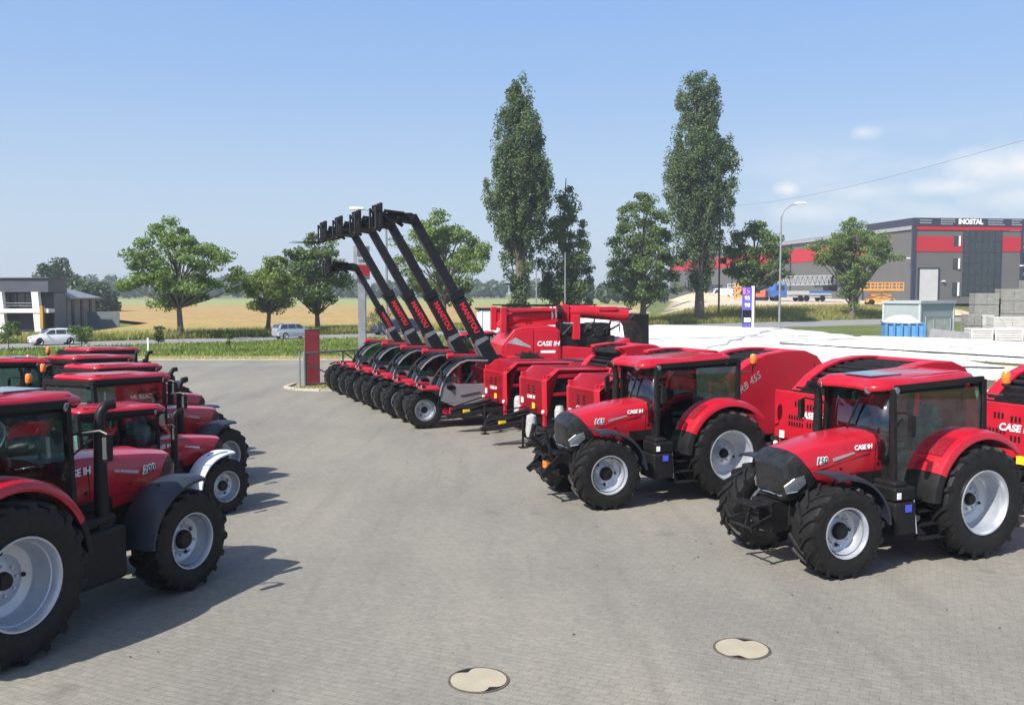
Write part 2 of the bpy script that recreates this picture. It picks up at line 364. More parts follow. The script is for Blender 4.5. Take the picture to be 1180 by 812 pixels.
    b = MB(); b.bx(.62,1.7,-1.0,-.4,.48,1.15).bx(1.1,1.65,-.9,-.4,1.15,1.3); b.build('fuel_tank', BLK, t, 40, .06, 3)
    b = MB(); b.bx(1.40,1.52,1.022,1.034,.86,.97); b.build('blue_cap', BLUEL, t)
    b = MB(); b.bx(1.55,1.63,.958,.966,1.05,1.15); b.build('sticker', WLET, t)
    for s in (1,):
        b = MB()
        for x in (.72,1.2): b.beam((x,s*.98,.40),(x,s*.80,1.02),.03,.06,(0,1,0))
        for k in range(4): b.bx(.72,1.2,s*(.99-.055*k)-.10,s*(.99-.055*k)+.08,.40+.2*k,.425+.2*k)
        b.build('step_ladder', BLK, t, 40, .005)
        b = MB(); b.tube([(1.26,s*1.0,.5),(1.24,s*.9,1.1)],.016,6); b.tube([(.70,s*1.02,.72),(.70,s*1.02,.9)],.03,8); b.build('grab_rail', CHROME, t)
    # exhaust, mirrors, wiper
    b = MB(); b.tube([(1.62,-.80,1.05),(1.62,-.80,1.6),(1.62,-.80,2.35),(1.62,-.80,2.45),(1.635,-.81,2.57),(1.70,-.83,2.65),(1.80,-.86,2.66)],[.09,.085,.07,.062,.062,.062,.062],14)
    b.bx(1.46,1.68,-.92,-.6,1.0,1.2); b.build('exhaust_pipe', BLK, t, 40)
    for s in (-1,1):
        b = MB(); b.tube([(1.52,s*.76,2.35),(1.62,s*1.10,2.40),(1.63,s*1.2,2.36)],.018,6); b.tube([(1.52,s*.76,2.1),(1.60,s*1.0,2.3)],.012,6)
        b.loft([[Vector((x,s*1.2+dy,z)) for dy,z in ((-.03,2.04),(.03,2.04),(.04,2.09),(.04,2.32),(.03,2.36),(-.03,2.36),(-.04,2.32),(-.04,2.09))] for x in (1.585,1.65,1.67)])
        mi = b.build('wing_mirror', BLK, t)
        b = MB(); b.bx(1.576,1.584,s*1.2-.03,s*1.2+.03,2.07,2.33); b.build('mirror_glass', CHROME, mi)
    b = MB(); b.beam((1.61,.15,2.60),(1.66,-.1,1.98),.02,.02); b.beam((1.6,.15,2.62),(1.63,.0,2.2),.012,.03); b.build('wiper', BLK2, t)
    # interior
    b = MB(); b.bx(.05,.55,-.26,.26,1.36,1.52).bx(-.12,.06,-.25,.25,1.45,2.12).bx(-.12,.03,-.15,.15,2.1,2.34).bx(.1,.5,-.40,-.30,1.55,1.64); b.build('driver_seat', SEATM, t, 40, .05, 3)
    b = MB(); b.bx(.0,.6,-.62,-.38,1.06,1.72).bx(.15,.5,-.15,.15,1.06,1.36).bx(1.12,1.36,-.28,.28,1.06,1.72).bx(.35,.5,-.62,-.5,1.7,2.1).bx(-.35,.2,.42,.66,1.06,1.50).bx(.55,1.40,-.70,-.66,1.06,1.32).bx(.75,1.40,.66,.70,1.06,1.26).bx(1.28,1.40,-.5,.5,1.5,1.82); b.build('console', INTER, t, 40, .03)
    b = MB(); b.tube([(1.15,0,1.3),(.98,0,1.80)],.04,8)
    c = Vector((.96,0,1.83)); n = Vector((-.33,0,.95)); u = Vector((.95,0,.33))
    pts = [c+(u*math.cos(a)+Vector((0,1,0))*math.sin(a))*.2 for a in [2*PI*k/20 for k in range(21)]]
    b.tube(pts,.016,6); b.beam(pts[0],pts[10],.03,.02); b.beam(pts[5],pts[15],.03,.02); b.build('steering_wheel', INTER, t)
    # decals
    for s in (-1,1):
        X = (-s,0,0)
        lettering(number,.135,(2.66,s*.456,1.635),(-s,0,0),(0,-s*.12,1),WLET,t,'number_backing',shear=.25,bold=.10,spacing=1.1); lettering(number,.135,(2.66,s*.461,1.635),(-s,0,0),(0,-s*.12,1),KLET,t,'model_number',shear=.25,bold=.01,spacing=1.1)
        lettering(brand,.10,(1.86,s*.480,1.80),(-s,0,.02),(0,-s*.25,1),WLET,t,'hood_lettering',shear=.25,bold=.03)
        b = MB(); b.loft([[Vector((x,s*(.474+o),z)) for x,z in ((2.46,1.66),(2.04,1.735),(2.02,1.71),(2.44,1.615))] for o in (-.01,.004)]); b.build('decal_stripe', SILV, t)
    # wheels
    for s in (-1,1):
        add_wheel(t, 0, s*.90, .90, REAR_T, REAR_R, REAR_H)
        add_wheel(t, wb, s*.89, .685, FRONT_T, FRONT_R, FRONT_H, steer)
    return t
def child(t, name): return [c for c in kids(t) if c.name.split('.')[0] == name]
def relabel(t, label, loc, rz, group, scale=1):
    tag(t, label, 'tractor', group); t.location = loc; t.rotation_euler = (0,0,rz); t.scale = (scale,)*3; return t
def set_number(t, txt, **k):
    for c in child(t,'model_number'): c.data = text_mesh(txt,.135,mat=KLET,shear=.25,bold=.01,spacing=1.1)
    for c in child(t,'number_backing'): c.data = text_mesh(txt,.135,mat=WLET,shear=.25,bold=.10,spacing=1.1)
def no_number(t):
    for c in child(t,'model_number')+child(t,'number_backing'): bpy.data.objects.remove(c)
def swap(o, m):
    o.data = o.data.copy(); o.data.materials[0] = m
# ------------------------------------------------------------------ telehandler (origin under the front axle)
TH_T = tyre_mesh(.58,.42,.32,16,40); TH_R = rim_mesh(.32,.42,.05,.12,36); TH_H = hub_mesh(.13,.02,.10)
def telehandler(label, loc, rz, group, blen=5.90, slim=.92):
    t = thing('telehandler', label, 'telehandler', loc, rz, group)
    b = MB(); b.bx(-3.6,.35,-.33,.33,.52,.92).bx(-3.75,-3.3,-.5,.5,.5,1.3); b.bx(.15,.42,-.3,.3,.5,.8)
    b.build('chassis', BLK2, t, 40, .02)
    b = MB(); b.bx(-2.2,-.75,.42,1.02,.42,.66); b.tube([(-.65,.55,.52),(-.65,.95,.52)],.12,12); b.build('side_skirt', RED2, t, 40, .03)
    b = MB(); b.bx(-2.75,-1.25,-1.0,-.40,.55,1.10).bx(-2.7,-1.4,-.96,-.42,1.10,1.25); b.build('engine_hood', RED2, t, 40, .05, 3)
    b = MB(); b.beam((-3.35,-.42,2.08),(-1.25,-.40,2.15),.13,.12).bx(-3.5,-3.15,-.42,.10,1.0,2.1); b.tube([(-1.35,-.40,2.15),(-1.12,-.4,2.14)],.10,10)
    b.build('boom_cradle', RED2, t, 40, .02)
    # cab
    prof = [(-.42,.78),(-.40,1.05),(-.46,1.34),(-.58,1.60),(-.80,1.86),(-1.06,2.05),(-1.30,2.13),(-1.98,2.10),(-2.02,1.5),(-1.98,.78)]
    def ring(y, sc=1, o=(0,0)): return [Vector((x,y,z)) for x,z in prof]
    b = MB()
    for y in (.18,1.03):
        P = ring(y)
        b.tube(P+[P[0]],.045,6)
    b.beam((-1.28,.18,2.15),(-1.28,1.03,2.15),.06,.05).bx(-2.02,-1.15,.16,1.05,2.10,2.17)
    b.bx(-2.0,-.42,.16,1.02,.72,.84).bx(-2.05,-1.98,.16,1.02,.8,1.5)
    b.beam((-.57,.18,1.60),(-.57,1.03,1.60),.04,.04)
    for k in range(5): b.bx(-1.25+.0*k,-.9,.20+.165*k,.24+.165*k,2.06,2.10)
    b.build('cab_frame', BLK, t, 40, .008)
    b = MB(); arc = [(x,z) for x,z in prof[1:8]]
    b.tube([(x+.02-.05,1.075,z-.035) for x,z in arc]+[(-2.0,1.075,2.07)],.034,6); b.build('door_frame', GREY, t)
    dp = [(-.47,.86),(-.45,1.06),(-.56,1.40),(-.75,1.43),(-1.05,1.36),(-1.55,1.35),(-1.98,1.36),(-1.98,.68),(-.95,.66),(-.72,.74)]
    b = MB(); b.prism(dp,1.03,1.075); d = b.build('cab_door', GREY, t, 30, .015)
    b = MB(); b.lathe([(.15,0),(.15,.012),(.0,.013)],20,(0,0,0)); hd = b.build('handle_recess', BLK, d); hd.location = (-.80,1.074,1.26); hd.scale = (1,1,.5); hd.rotation_euler = (0,R(-6),0)
    b = MB(); b.beam((-1.1,1.085,1.0),(-1.75,1.085,1.10),.012,.04,(0,1,0)); b.build('door_groove', BLK, d)
    def pane(name, loop, off):
        bb = MB(); P = [Vector(p) for p in loop]; o = Vector(off); bb.loft([P,[p+o for p in P]]); return bb.build(name, GLS, t, 0)
    pane('door_window', [(-.56,1.04,1.40),(-.64,1.04,1.62),(-.84,1.04,1.84),(-1.08,1.04,2.02),(-1.3,1.04,2.08),(-1.95,1.04,2.06),(-1.97,1.04,1.38),(-1.05,1.04,1.38),(-.75,1.04,1.43)], (0,.008,0))
    bb = MB(); bb.loft([[Vector((x-.01,y,z)) for x,z in prof[:7]] for y in (.2,1.01)], False, False); bb.build('windscreen', GLS, t, 60).modifiers.new('thick','SOLIDIFY').thickness = .008
    pane('inner_window', [(-.50,.18,1.0),(-.60,.18,1.58),(-1.08,.18,2.02),(-1.95,.18,2.06),(-1.95,.18,.95)], (0,-.008,0))
    pane('rear_window', [(-2.0,.2,1.5),(-2.0,1.0,1.5),(-1.97,1.0,2.06),(-1.97,.2,2.06)], (-.008,0,0))
    b = MB(); b.bx(-1.75,-1.3,.36,.84,1.1,1.25).bx(-1.88,-1.74,.36,.84,1.2,1.85); b.build('driver_seat', INTER, t, 40, .04)
    b = MB(); b.bx(-.85,-.6,.3,.9,.85,1.25); b.tube([(-.8,.6,1.2),(-.95,.6,1.45)],.03,6)
    c = Vector((-.98,.6,1.48)); b.tube([c+Vector((-.07*math.sin(a),.18*math.cos(a),.17*math.sin(a))) for a in [2*PI*k/16 for k in range(17)]],.014,5); b.build('steering_wheel', INTER, t)
    # fenders, lights, mirror
    for s in (-1,1):
        ring_ = [(s*y,r) for y,r in ((.72,.63),(.72,.655),(1.12,.655),(1.16,.63),(1.16,.61),(1.1,.63))]
        arc_fender('front_fender', 0, .58, 62, 118, ring_, BLK, t, 10)
        b = MB(); b.loft([[Vector((x,s*y,z)) for y,z in ((.50,1.20),(1.08,1.20),(1.08,1.26),(.50,1.30))] for x in (-.55,.12)]); b.build('red_guard', RED2, t, 30, .015)
        arc_fender('rear_fender', -2.8, .58, 50, 140, ring_, BLK, t, 12)
    for y in (.34,.88):
        b = MB(); b.tube([(.0,y,1.30),(.10,y,1.30)],[.07,.075],12); b.tube([(-.2,y,1.15),(.0,y,1.30)],.025,6); hl = b.build('headlight', BLK, t)
        b = MB(); b.tube([(.10,y,1.30),(.112,y,1.30)],[.066,.06],12); b.build('lens', LAMPG, hl)
    b = MB(); b.tube([(-.62,1.05,1.55),(-.45,1.2,1.62)],.014,6); b.bx(-.48,-.42,1.12,1.3,1.55,1.82); b.build('wing_mirror', BLK, t, 40, .02)
    # boom
    ang = math.atan2(4.61,2.64); D = Vector((math.cos(ang),0,math.sin(ang))); U = Vector((-math.sin(ang),0,math.cos(ang)))
    base = Vector((-2.90,-.14,1.39)); k = slim
    def sec(d, w, h): c = base+D*d; return [c+Vector((0,-w/2,0))-U*h/2, c+Vector((0,w/2,0))-U*h/2, c+Vector((0,w/2,0))+U*h/2, c+Vector((0,-w/2,0))+U*h/2]
    L1 = 3.24 if blen > 5.5 else 2.5
    b = MB(); b.loft([sec(-.35,.26*k,.30*k),sec(.3,.32*k,.50*k),sec(L1,.32*k,.44*k)]); bo = b.build('boom', BOOMB, t, 40, .012)
    b = MB(); b.loft([sec(L1-.22,.37*k,.50*k),sec(L1+.04,.37*k,.50*k)]); b.build('boom_collar', BLK2, bo, 40, .012)
    b = MB(); b.loft([[p+Vector((0,.165*k,0)) for p in [base+D*1.38-U*.235*k,base+D*1.38+U*.235*k,base+D*1.50+U*.235*k,base+D*1.56-U*.235*k]],[p+Vector((0,.172*k,0)) for p in [base+D*1.38-U*.235*k,base+D*1.38+U*.235*k,base+D*1.50+U*.235*k,base+D*1.56-U*.235*k]]]).beam(base+D*.5-U*.25*k,base+D*1.45-U*.25*k,.3*k,.03,U); b.build('grey_plate', GREY, bo)
    b = MB(); b.loft([sec(L1-.6,.25*k,.34*k),sec(blen+.12,.23*k,.30*k)])
    for j in range(9): b.beam(base+D*(L1+.2+j*.2)+U*.165*k-Vector((0,.05,0)),base+D*(L1+.3+j*.2)+U*.175*k-Vector((0,.05,0)),.05,.05,U)
    b.build('boom_extension', BOOMB, bo, 40, .01)
    c = base+D*((L1-.22+1.56)/2); n = 1.30*(.85 if blen < 5 else 1)
    for s in (-1,1): lettering('MANITOU', (.26 if blen > 5.5 else .22)*k, c+Vector((0,s*.166*k,0))-U*.0, -D*(1 if s > 0 else -1), U, RLET, bo, bold=.04, spacing=1.0)
    b = MB(); b.tube([base+D*.9-U*.30-Vector((0,.0,0)), Vector((-1.55,-.14,1.0))],.06,8); b.tube([base+D*1.7-U*.27, base+D*.9-U*.30],.035,8); b.build('lift_cylinder', CHROME, t)
    # jib, carriage, forks
    T = base+D*blen
    b = MB()
    pts = [T+Vector((-.05,0,-.03)), T+Vector((.12,0,.02)), T+Vector((.50,0,.04)), T+Vector((.62,0,.02)), T+Vector((.85,0,.0)), T+Vector((1.05,0,-.05))]
    hs = [.30,.34,.26,.36,.34,.28]
    rings = []
    for p,h in zip(pts,hs): rings.append([p+Vector((0,-.15,-h/2)),p+Vector((0,.15,-h/2)),p+Vector((0,.15,h/2)),p+Vector((0,-.15,h/2))])
    b.loft(rings).tube([T+Vector((.3,-.2,-.2)),T+Vector((.95,-.2,.2))],.06,8).tube([T+Vector((.35,.2,.16)),T+Vector((1.0,.2,.22))],.05,8)
    for x in (.1,.55,.95): b.tube([T+Vector((x,-.24,0)),T+Vector((x,.24,0))],.06,8)
    b.build('jib_head', BLK2, t, 40, .01)
    E = T+Vector((1.12,0,-.05)); b = MB()
    for y in (-.5,-.2,.2,.5): b.box(E+Vector((.05,y,.08)),(.10,.09,.80))
    b.box(E+Vector((.12,0,-.28)),(.05,1.1,.12)).box(E+Vector((.12,0,.30)),(.05,1.1,.12)).box(E+Vector((.02,0,0)),(.12,.6,.4))
    cg = b.build('fork_carriage', BLK2, t, 40, .008)
    for y in (-.42,.42):
        b = MB(); b.box(E+Vector((.18,y,.02)),(.05,.12,.72)); b.hexa([E+Vector(q) for q in ((.16,y-.06,-.36),(1.32,y-.04,-.33),(1.32,y+.04,-.33),(.16,y+.06,-.36),(.16,y-.06,-.31),(1.32,y-.04,-.32),(1.32,y+.04,-.32),(.16,y+.06,-.31))]); b.build('fork', BLK2, t)
    for x in (0,-2.8):
        for s in (-1,1): add_wheel(t, x, s*.76, .58, TH_T, TH_R, TH_H)
    return t

# ------------------------------------------------------------------ round balers (origin under the middle of the front panel)
BL_T = tyre_mesh(.52,.42,.27,14,36); BL_R = rim_mesh(.27,.42,.05,.09,30); BL_H = hub_mesh(.08,.02,.08)
def baler(label, loc, rz, group, hood=True, hw=.78, Lb=4.4, tip=1.45, tail_text=True, jack=True, lobe_on=True):
    t = thing('round_baler', label, 'baler', loc, rz, group)
    ct = (-Lb+1.12,1.62); o = -Lb+3.8
    def arc(r0, a0, a1, n=14): return [(ct[0]+r0*math.cos(R(a0+(a1-a0)*k/n))*1.06, ct[1]+r0*math.sin(R(a0+(a1-a0)*k/n))) for k in range(n+1)]
    up_ = [(-.55,2.04),(-.95,2.36),(-1.35,2.58),(-1.8,2.71),(-2.4,2.77),(-3.0,2.76),(-3.4,2.62),(-3.66,2.34),(-3.79,1.95),(-3.8,1.5)]
    if hood: up_ = [(-1.45,2.02),(-1.7,2.28),(-2.0,2.48)]+[(x,z-.06) for x,z in up_[3:]]
    if not lobe_on: up_ = [(-1.6,2.02),(-2.6,2.05),(-3.2,2.03),(-3.6,1.85),(-3.78,1.5)]
    up_ = [(x+o,z) for x,z in up_]
    for s in (-1,1):
        b = MB(); z0 = 1.95 if hood else 2.06
        poly = [(-.02,.82),(-.02,z0),(-Lb*.5,z0+.02),(-Lb*.5,.62),(-.9,.62)]
        b.prism(poly, s*(hw-.16), s*(hw-.12)); b.beam((-.05,s*(hw-.03),1.42),(-Lb*.5,s*(hw-.03),1.40),.06,.09).beam((-.05,s*(hw-.03),z0-.05),(-Lb*.5,s*(hw-.03),z0-.03),.06,.10)
        b.build('side_panel', RED2, t, 30, .012)
        b = MB(); b.prism(up_+[(o-3.6,1.05),(o-3.2,.72),(o-1.2,.72)] if lobe_on else up_+[(o-3.5,.9),(o-3.2,.72),(o-1.2,.72)], s*(hw-.03), s*(hw+.05)); lobe = b.build('tailgate_side', RED2, t, 34, .03, 3)
        b = MB(); q = ([(-.06,z0-.02)] if not hood else [])+up_[:8]
        for (xa,za),(xb,zb) in zip(q,q[1:]): b.beam((xa,s*(hw-.13),za-.03),(xb,s*(hw-.13),zb-.03),.20,.06)
        b.build('arched_rail', RED2, t, 40, .01)
        if lobe_on and tail_text and not hood: lettering('RB 455',.25,(o-1.25,s*(hw+.052),2.02),(-s,0,.62 if s>0 else -.62),(.55,0,1),SILV,lobe,bold=.01,shear=.25)
        if lobe_on:
            b = MB(); b.beam((o-.6,s*(hw+.055),1.98),(o-1.5,s*(hw+.055),1.1),.012,.02,(0,1,0)).beam((o-3.3,s*(hw+.055),2.4),(o-3.3,s*(hw+.055),1.0),.012,.02,(0,1,0)); b.build('panel_seam', BLK, lobe)
    b = MB()
    for k,(x,z) in enumerate([up_[0]]+[( (a[0]+c[0])/2+d*(c[0]-a[0])/2, (a[1]+c[1])/2+d*(c[1]-a[1])/2) for a,c in zip(up_[:8],up_[1:9]) for d in (-.5,.5)]):
        b.tube([(x,-hw+.1,z-.12),(x,hw-.1,z-.12)],.06,10)
    for k in range(6):
        x = (-.25-.16*k) if not hood else (-2.45-.14*k); z = (2.0+.06*k) if not hood else 2.02
        b.beam((x,-hw+.08,z),(x,hw-.08,z),.09,.06)
    b.build('belt_roller', BLK2, t)
    b = MB(); poly = [(-.1,.75),(-.1,1.85),(-1.2,1.95),(up_[0][0],1.85)]+[(x,z-.25) for x,z in up_[1:7]]+[(o-3.5,1.6),(o-3.4,.8)]; b.prism(poly,-hw+.06,hw-.06); b.build('chamber', BLK, t, 30)
    b = MB(); pr = up_[-5:]; b2 = [(x+.10,z-.06) for x,z in pr]
    b.prism([(x,z) for x,z in pr]+[(x,z) for x,z in b2[::-1]], -hw+.03, hw-.03); b.build('tailgate', RED2, t, 30)
    # front
    if hood:
        b = MB(); pf = [(0.,.86),(.02,1.80),(-.42,2.12),(-2.4,2.06),(-2.4,1.9),(-.3,.86)]
        ring = lambda y, k=0: [Vector((x-k*.06*(x > -.1),y,z)) for x,z in pf]
        b.loft([ring(-hw+.16),ring(hw-.16)])
        lip = [(0.,.86),(.02,1.80),(-.42,2.12),(-2.4,2.06),(-2.4,2.0),(-.44,2.06),(-.05,1.78),(-.07,.86)]
        rl = lambda y, k=0: [Vector((x-(.05*k if i in (0,1) else 0),y,z-(.015*k if i in (2,3) else 0))) for i,(x,z) in enumerate(lip)]
        b.loft([rl(-hw-.01,1),rl(-hw+.06),rl(hw-.06),rl(hw+.01,1)]); hd = b.build('front_hood', RED2, t, 20, .012, 2)
        for s in (-1,1):
            b = MB(); b.hexa([Vector(q) for q in ((.015,s*(hw-.13),.55),(.015,s*(hw-.02),.55),(.015,s*(hw-.02),.9),(.015,s*(hw-.13),.9),(-.06,s*(hw-.13),.55),(-.06,s*(hw-.02),.55),(-.06,s*(hw-.02),.9),(-.06,s*(hw-.13),.9))])
            b.build('front_skirt', RED2, t, 30, .01)
        sl = [(-.14,1.52),(.14,1.52)]
        for y,z in sl:
            b = MB()
            for q in range(3): b.bx(.012,.024,y-.055,y+.055,z-.11+q*.085,z-.06+q*.085)
            b.build('vent_slot', BLK, hd)
        lettering('CASE IH',.13,(.024,0,1.30),(0,1,0),(0,0,1),WLET,hd,bold=.02,shear=.2)
    else:
        b = MB(); b.bx(-.05,0.,-hw-.01,hw+.01,1.08,2.10); hd = b.build('front_panel', RED2, t, 20, .02, 3)
        for y,z in ((-.35,1.86),(0,1.82),(0,1.45)):
            b = MB()
            for q in range(3): b.bx(0,.012,y-.10+q*.08,y-.06+q*.08,z-.06,z+.05)
            b.build('vent_slot', BLK, hd)
        for zz_ in (1.42,1.56):
            b = MB()
            for q in range(6): b.bx(0,.012,-.62+q*.075,-.58+q*.075,zz_-.045,zz_+.045)
            b.build('vent_slot', BLK, hd)
        lettering('CASE IH',.19,(.012,.0,1.64),(0,1,0),(0,0,1),WLET,hd,bold=.03,shear=.2)
    b = MB(); b.bx(0.0,.012,-hw+.16,-hw+.30,1.08,1.24); b.build('white_label', WLET, hd)
    b = MB(); b.bx(0.0,.012,.04,.20,.98,1.14); b.build('yellow_label', YEL, hd)
    for s in (-1,1):
        b = MB(); b.tube([(.01,s*(hw-.07),.95),(.05,s*(hw-.07),.95)],.05,10); b.build('marker_lamp', WLET, hd)
    # running gear and drawbar
    b = MB()
    b.beam((-Lb*.62,-hw-.25,.52),(-Lb*.62,hw+.25,.52),.14,.14).bx(-Lb*.8,-.3,-hw+.1,hw-.1,.5,.8)
    for s in (-1,1): b.beam((-.2,s*.5,.72),(tip,s*.08,.50),.10,.14).beam((-.3,s*.62,.5),(-1.4,s*.62,.42),.14,.2)
    b.tube([(-.8,-hw+.1,.38),(-.8,hw-.1,.38)],.13,12)
    b.tube([(tip-.1,0,.5),(tip+.12,0,.48)],.07,10)
    b.build('drawbar_frame', BLK2, t, 40, .01)
    b = MB(); b.tube([(.1,.0,.95),(.5,.05,.86),(tip,.02,.66)],.06,10); b.tube([(.0,.3,1.0),(.5,.25,.92),(tip-.1,.1,.8)],.02,6); b.tube([(.0,.34,.95),(.55,.28,.82),(tip-.1,.12,.74)],.02,6); b.tube([(.0,-.3,1.0),(.4,-.2,.98),(tip-.2,-.05,.8)],.02,6)
    b.build('drive_shaft', BLK, t)
    b = MB()
    b.bx(tip-.55,tip-.35,.10,.2,.60,.70); b.build('yellow_tag', YEL, t)
    if jack:
        b = MB(); b.tube([(.62,.66,0.02),(.62,.66,.85)],.035,8); b.box((.62,.66,.015),(.2,.2,.03)); b.beam((.62,.66,.62),(.4,.35,.62),.06,.06); b.build('jack_stand', BLK, t)
        b = MB(); b.lathe([(.0,-.07),(.16,-.07),(.19,-.04),(.19,.04),(.16,.07),(.08,.07),(.08,.03),(0,.03)],20,(.42,.62,.42)); b.build('gauge_wheel', TYRE, t)
    b = MB(); b.lathe([(0,0),(.12,.02),(.14,.12),(.14,.5),(.10,.62),(0,.64)],14,(-.35,hw+.18,.50),'z'); b.beam((-.35,hw,.6),(-.35,hw+.14,.6),.04,.04); b.build('wrapped_roll', WRAP, t)
    for s in (-1,1): add_wheel(t, -Lb*.62, s*(hw+.27), .52, BL_T, BL_R, BL_H)
    return t
WRAP = mat('grey film wrap', (.42,.41,.40), .3, 0, .2, 14, bump=.4, bscale=25)

# ------------------------------------------------------------------ combine harvester (origin under the front axle)
def combine(label, loc, rz):
    t = thing('combine_harvester', label, 'combine', loc, rz)
    hw = 1.5
    b = MB()
    prof = [(1.1,1.25),(1.05,2.1),(.55,2.72),(.1,2.85),(-1.15,2.85),(-1.35,2.7),(-1.4,1.9),(-1.4,1.2)]
    b.prism(prof,-hw,hw); b.build('front_body', RED2, t, 25, .06, 3)
    b = MB(); b.prism([(-1.4,1.0),(-1.4,2.05),(-3.0,1.95),(-3.4,2.1),(-4.3,2.35),(-4.5,1.5),(-3.6,.75)],-hw+.08,hw-.08); b.build('rear_body', RED2, t, 25, .05, 3)
    for s in (-1,1):
        b = MB(); b.prism([(.95,1.3),(.9,2.1),(.5,2.6),(-.25,2.72),(-.25,1.3)],s*hw,s*(hw+.03)); p = b.build('side_door', RED2, t, 25, .02)
        b = MB(); b.prism([(-.32,1.3),(-.32,2.72),(-1.1,2.72),(-1.25,2.6),(-1.3,1.3)],s*hw,s*(hw+.03)); p2 = b.build('side_door', RED2, t, 25, .02)
        lettering('CASE IH',.26,(-.85,s*(hw+.032),2.15),(-s,0,0),(0,0,1),WLET,p2,bold=.03,shear=.2)
        b = MB(); b.bx(-1.15,-.55,s*(hw+.031),s*(hw+.036),1.78,1.88); b.build('decal_stripe', WLET, p2)
        b = MB(); b.prism([(.8,2.2),(.5,2.42),(-.15,2.05),(-.15,2.0)],s*(hw+.03),s*(hw+.036)); b.build('decal_stripe', SILV, p)
    # grain tank extensions, frame
    b = MB(); b.bx(.82,1.05,1.18,1.45,2.6,3.62).bx(.82,1.05,-hw,-1.1,2.6,3.6).beam((1.0,1.30,3.50),(-1.2,1.30,3.52),.12,.14).bx(-1.9,1.05,-hw,-hw+.15,2.8,3.5).bx(.6,.8,-hw,1.1,2.7,3.35).bx(-2.2,-1.9,-hw,hw,2.3,3.3); b.build('grain_tank', RED2, t, 30, .03)
    b = MB(); b.beam((1.0,-1.2,3.68),(-3.6,-1.2,3.68),.06,.05).beam((1.0,1.25,3.66),(-1.2,1.25,3.66),.05,.05)
    for x in (-.5,-2.2,-3.5): b.beam((x,-1.2,2.3),(x,-1.2,3.68),.05,.05)
    b.build('tank_rail', BLK, t)
    b = MB(); b.tube([(.55,.95,3.22),(-.8,.95,3.34),(-1.35,.95,3.4)],.27,18); b.tube([(.3,.95,3.22),(.75,.95,3.05),(.95,.8,2.8)],[.27,.26,.24],18)
    au = b.build('unloading_auger', RED2, t, 40)
    b = MB(); b.tube([(-1.32,.95,3.4),(-1.5,.95,3.41)],[.28,.29],18); b.build('rubber_spout', BLK, au)
    b = MB(); b.tube([(-1.20,.95,3.385),(-1.27,.95,3.395)],.283,18); b.tube([(-1.05,.95,3.37),(-1.12,.95,3.38)],.283,18); b.build('warning_band', WLET, au)
    b = MB(); b.tube([(-1.75,.7,3.42),(-2.6,.7,3.42),(-4.4,.7,3.25)],[.26,.27,.27],18); b.build('folded_auger', RED2, t, 40)
    b = MB(); b.bx(-1.85,-1.5,.4,1.0,2.7,3.7); b.box((-1.65,.75,3.2),(.3,.5,.5)); b.build('auger_hinge', RED2, t, 30, .03)
    b = MB(); b.lathe([(0,.12),(.06,.1),(.06,0)],12,(-1.6,.7,3.70),'z'); b.build('beacon', ORANGE, t)
    # engine bay
    b = MB(); b.bx(-3.7,-1.4,-1.2,1.25,2.0,2.45); b.tube([(-1.7,1.1,2.7),(-2.5,1.1,2.7)],.26,14); b.tube([(-2.6,.9,2.6),(-3.0,.9,2.9)],.1,8); b.bx(-3.6,-2.8,-.2,1.0,2.4,2.95); b.tube([(-3.2,1.2,2.5),(-3.9,1.25,2.9)],.05,6).tube([(-2.7,1.25,2.4),(-3.4,1.3,2.8)],.04,6)
    b.bx(-3.6,-3.3,-1.0,1.0,2.4,2.75); b.bx(-1.75,-1.45,.2,1.2,2.45,3.0); b.tube([(-1.5,1.3,2.5),(-1.9,1.35,2.9),(-2.4,1.3,2.75),(-2.8,1.35,3.0)],.04,6).tube([(-2.2,1.3,2.3),(-2.5,1.36,2.75),(-3.1,1.3,2.6)],.035,6).tube([(-3.3,1.2,2.3),(-3.5,1.35,3.05)],.05,6); b.tube([(-3.0,1.2,2.62),(-3.0,1.42,2.62)],.2,14); b.build('engine', BLK2, t, 40, .03)
    b = MB(); b.tube([(-2.2,1.35,2.95),(-1.5,1.35,2.98)],.03,6); b.tube([(-3.9,1.3,2.6),(-3.9,1.3,3.0),(-3.5,1.3,3.05)],.03,6); b.build('hose', CHROME, t)
    b = MB(); b.bx(-3.9,-3.1,.2,1.0,3.45,3.62); b.build('engine_cover', RED2, t, 30, .03)
    b = MB(); b.prism([(-4.25,3.12),(-4.5,3.34),(-5.12,3.32),(-5.14,2.0),(-4.92,2.0),(-4.80,2.75),(-4.6,3.05)],-hw+.2,hw-.1); b.build('chopper_hood', BLK, t, 30, .04)
    b = MB(); b.bx(-4.2,1.2,-1.0,1.0,.7,1.25).tube([(0,-1.4,.95),(0,1.4,.95)],.2,10).tube([(-3.7,-1.3,.65),(-3.7,1.3,.65)],.12,8); b.build('chassis', BLK2, t)
    for s in (-1,1):
        add_wheel(t, 0, s*1.25, .95, REAR_T, REAR_R, REAR_H).scale = (1.055,1.0,1.055)
        add_wheel(t, -3.7, s*1.2, .65, FRONT_T, FRONT_R, FRONT_H).scale = (.95,1,.95)
    return t

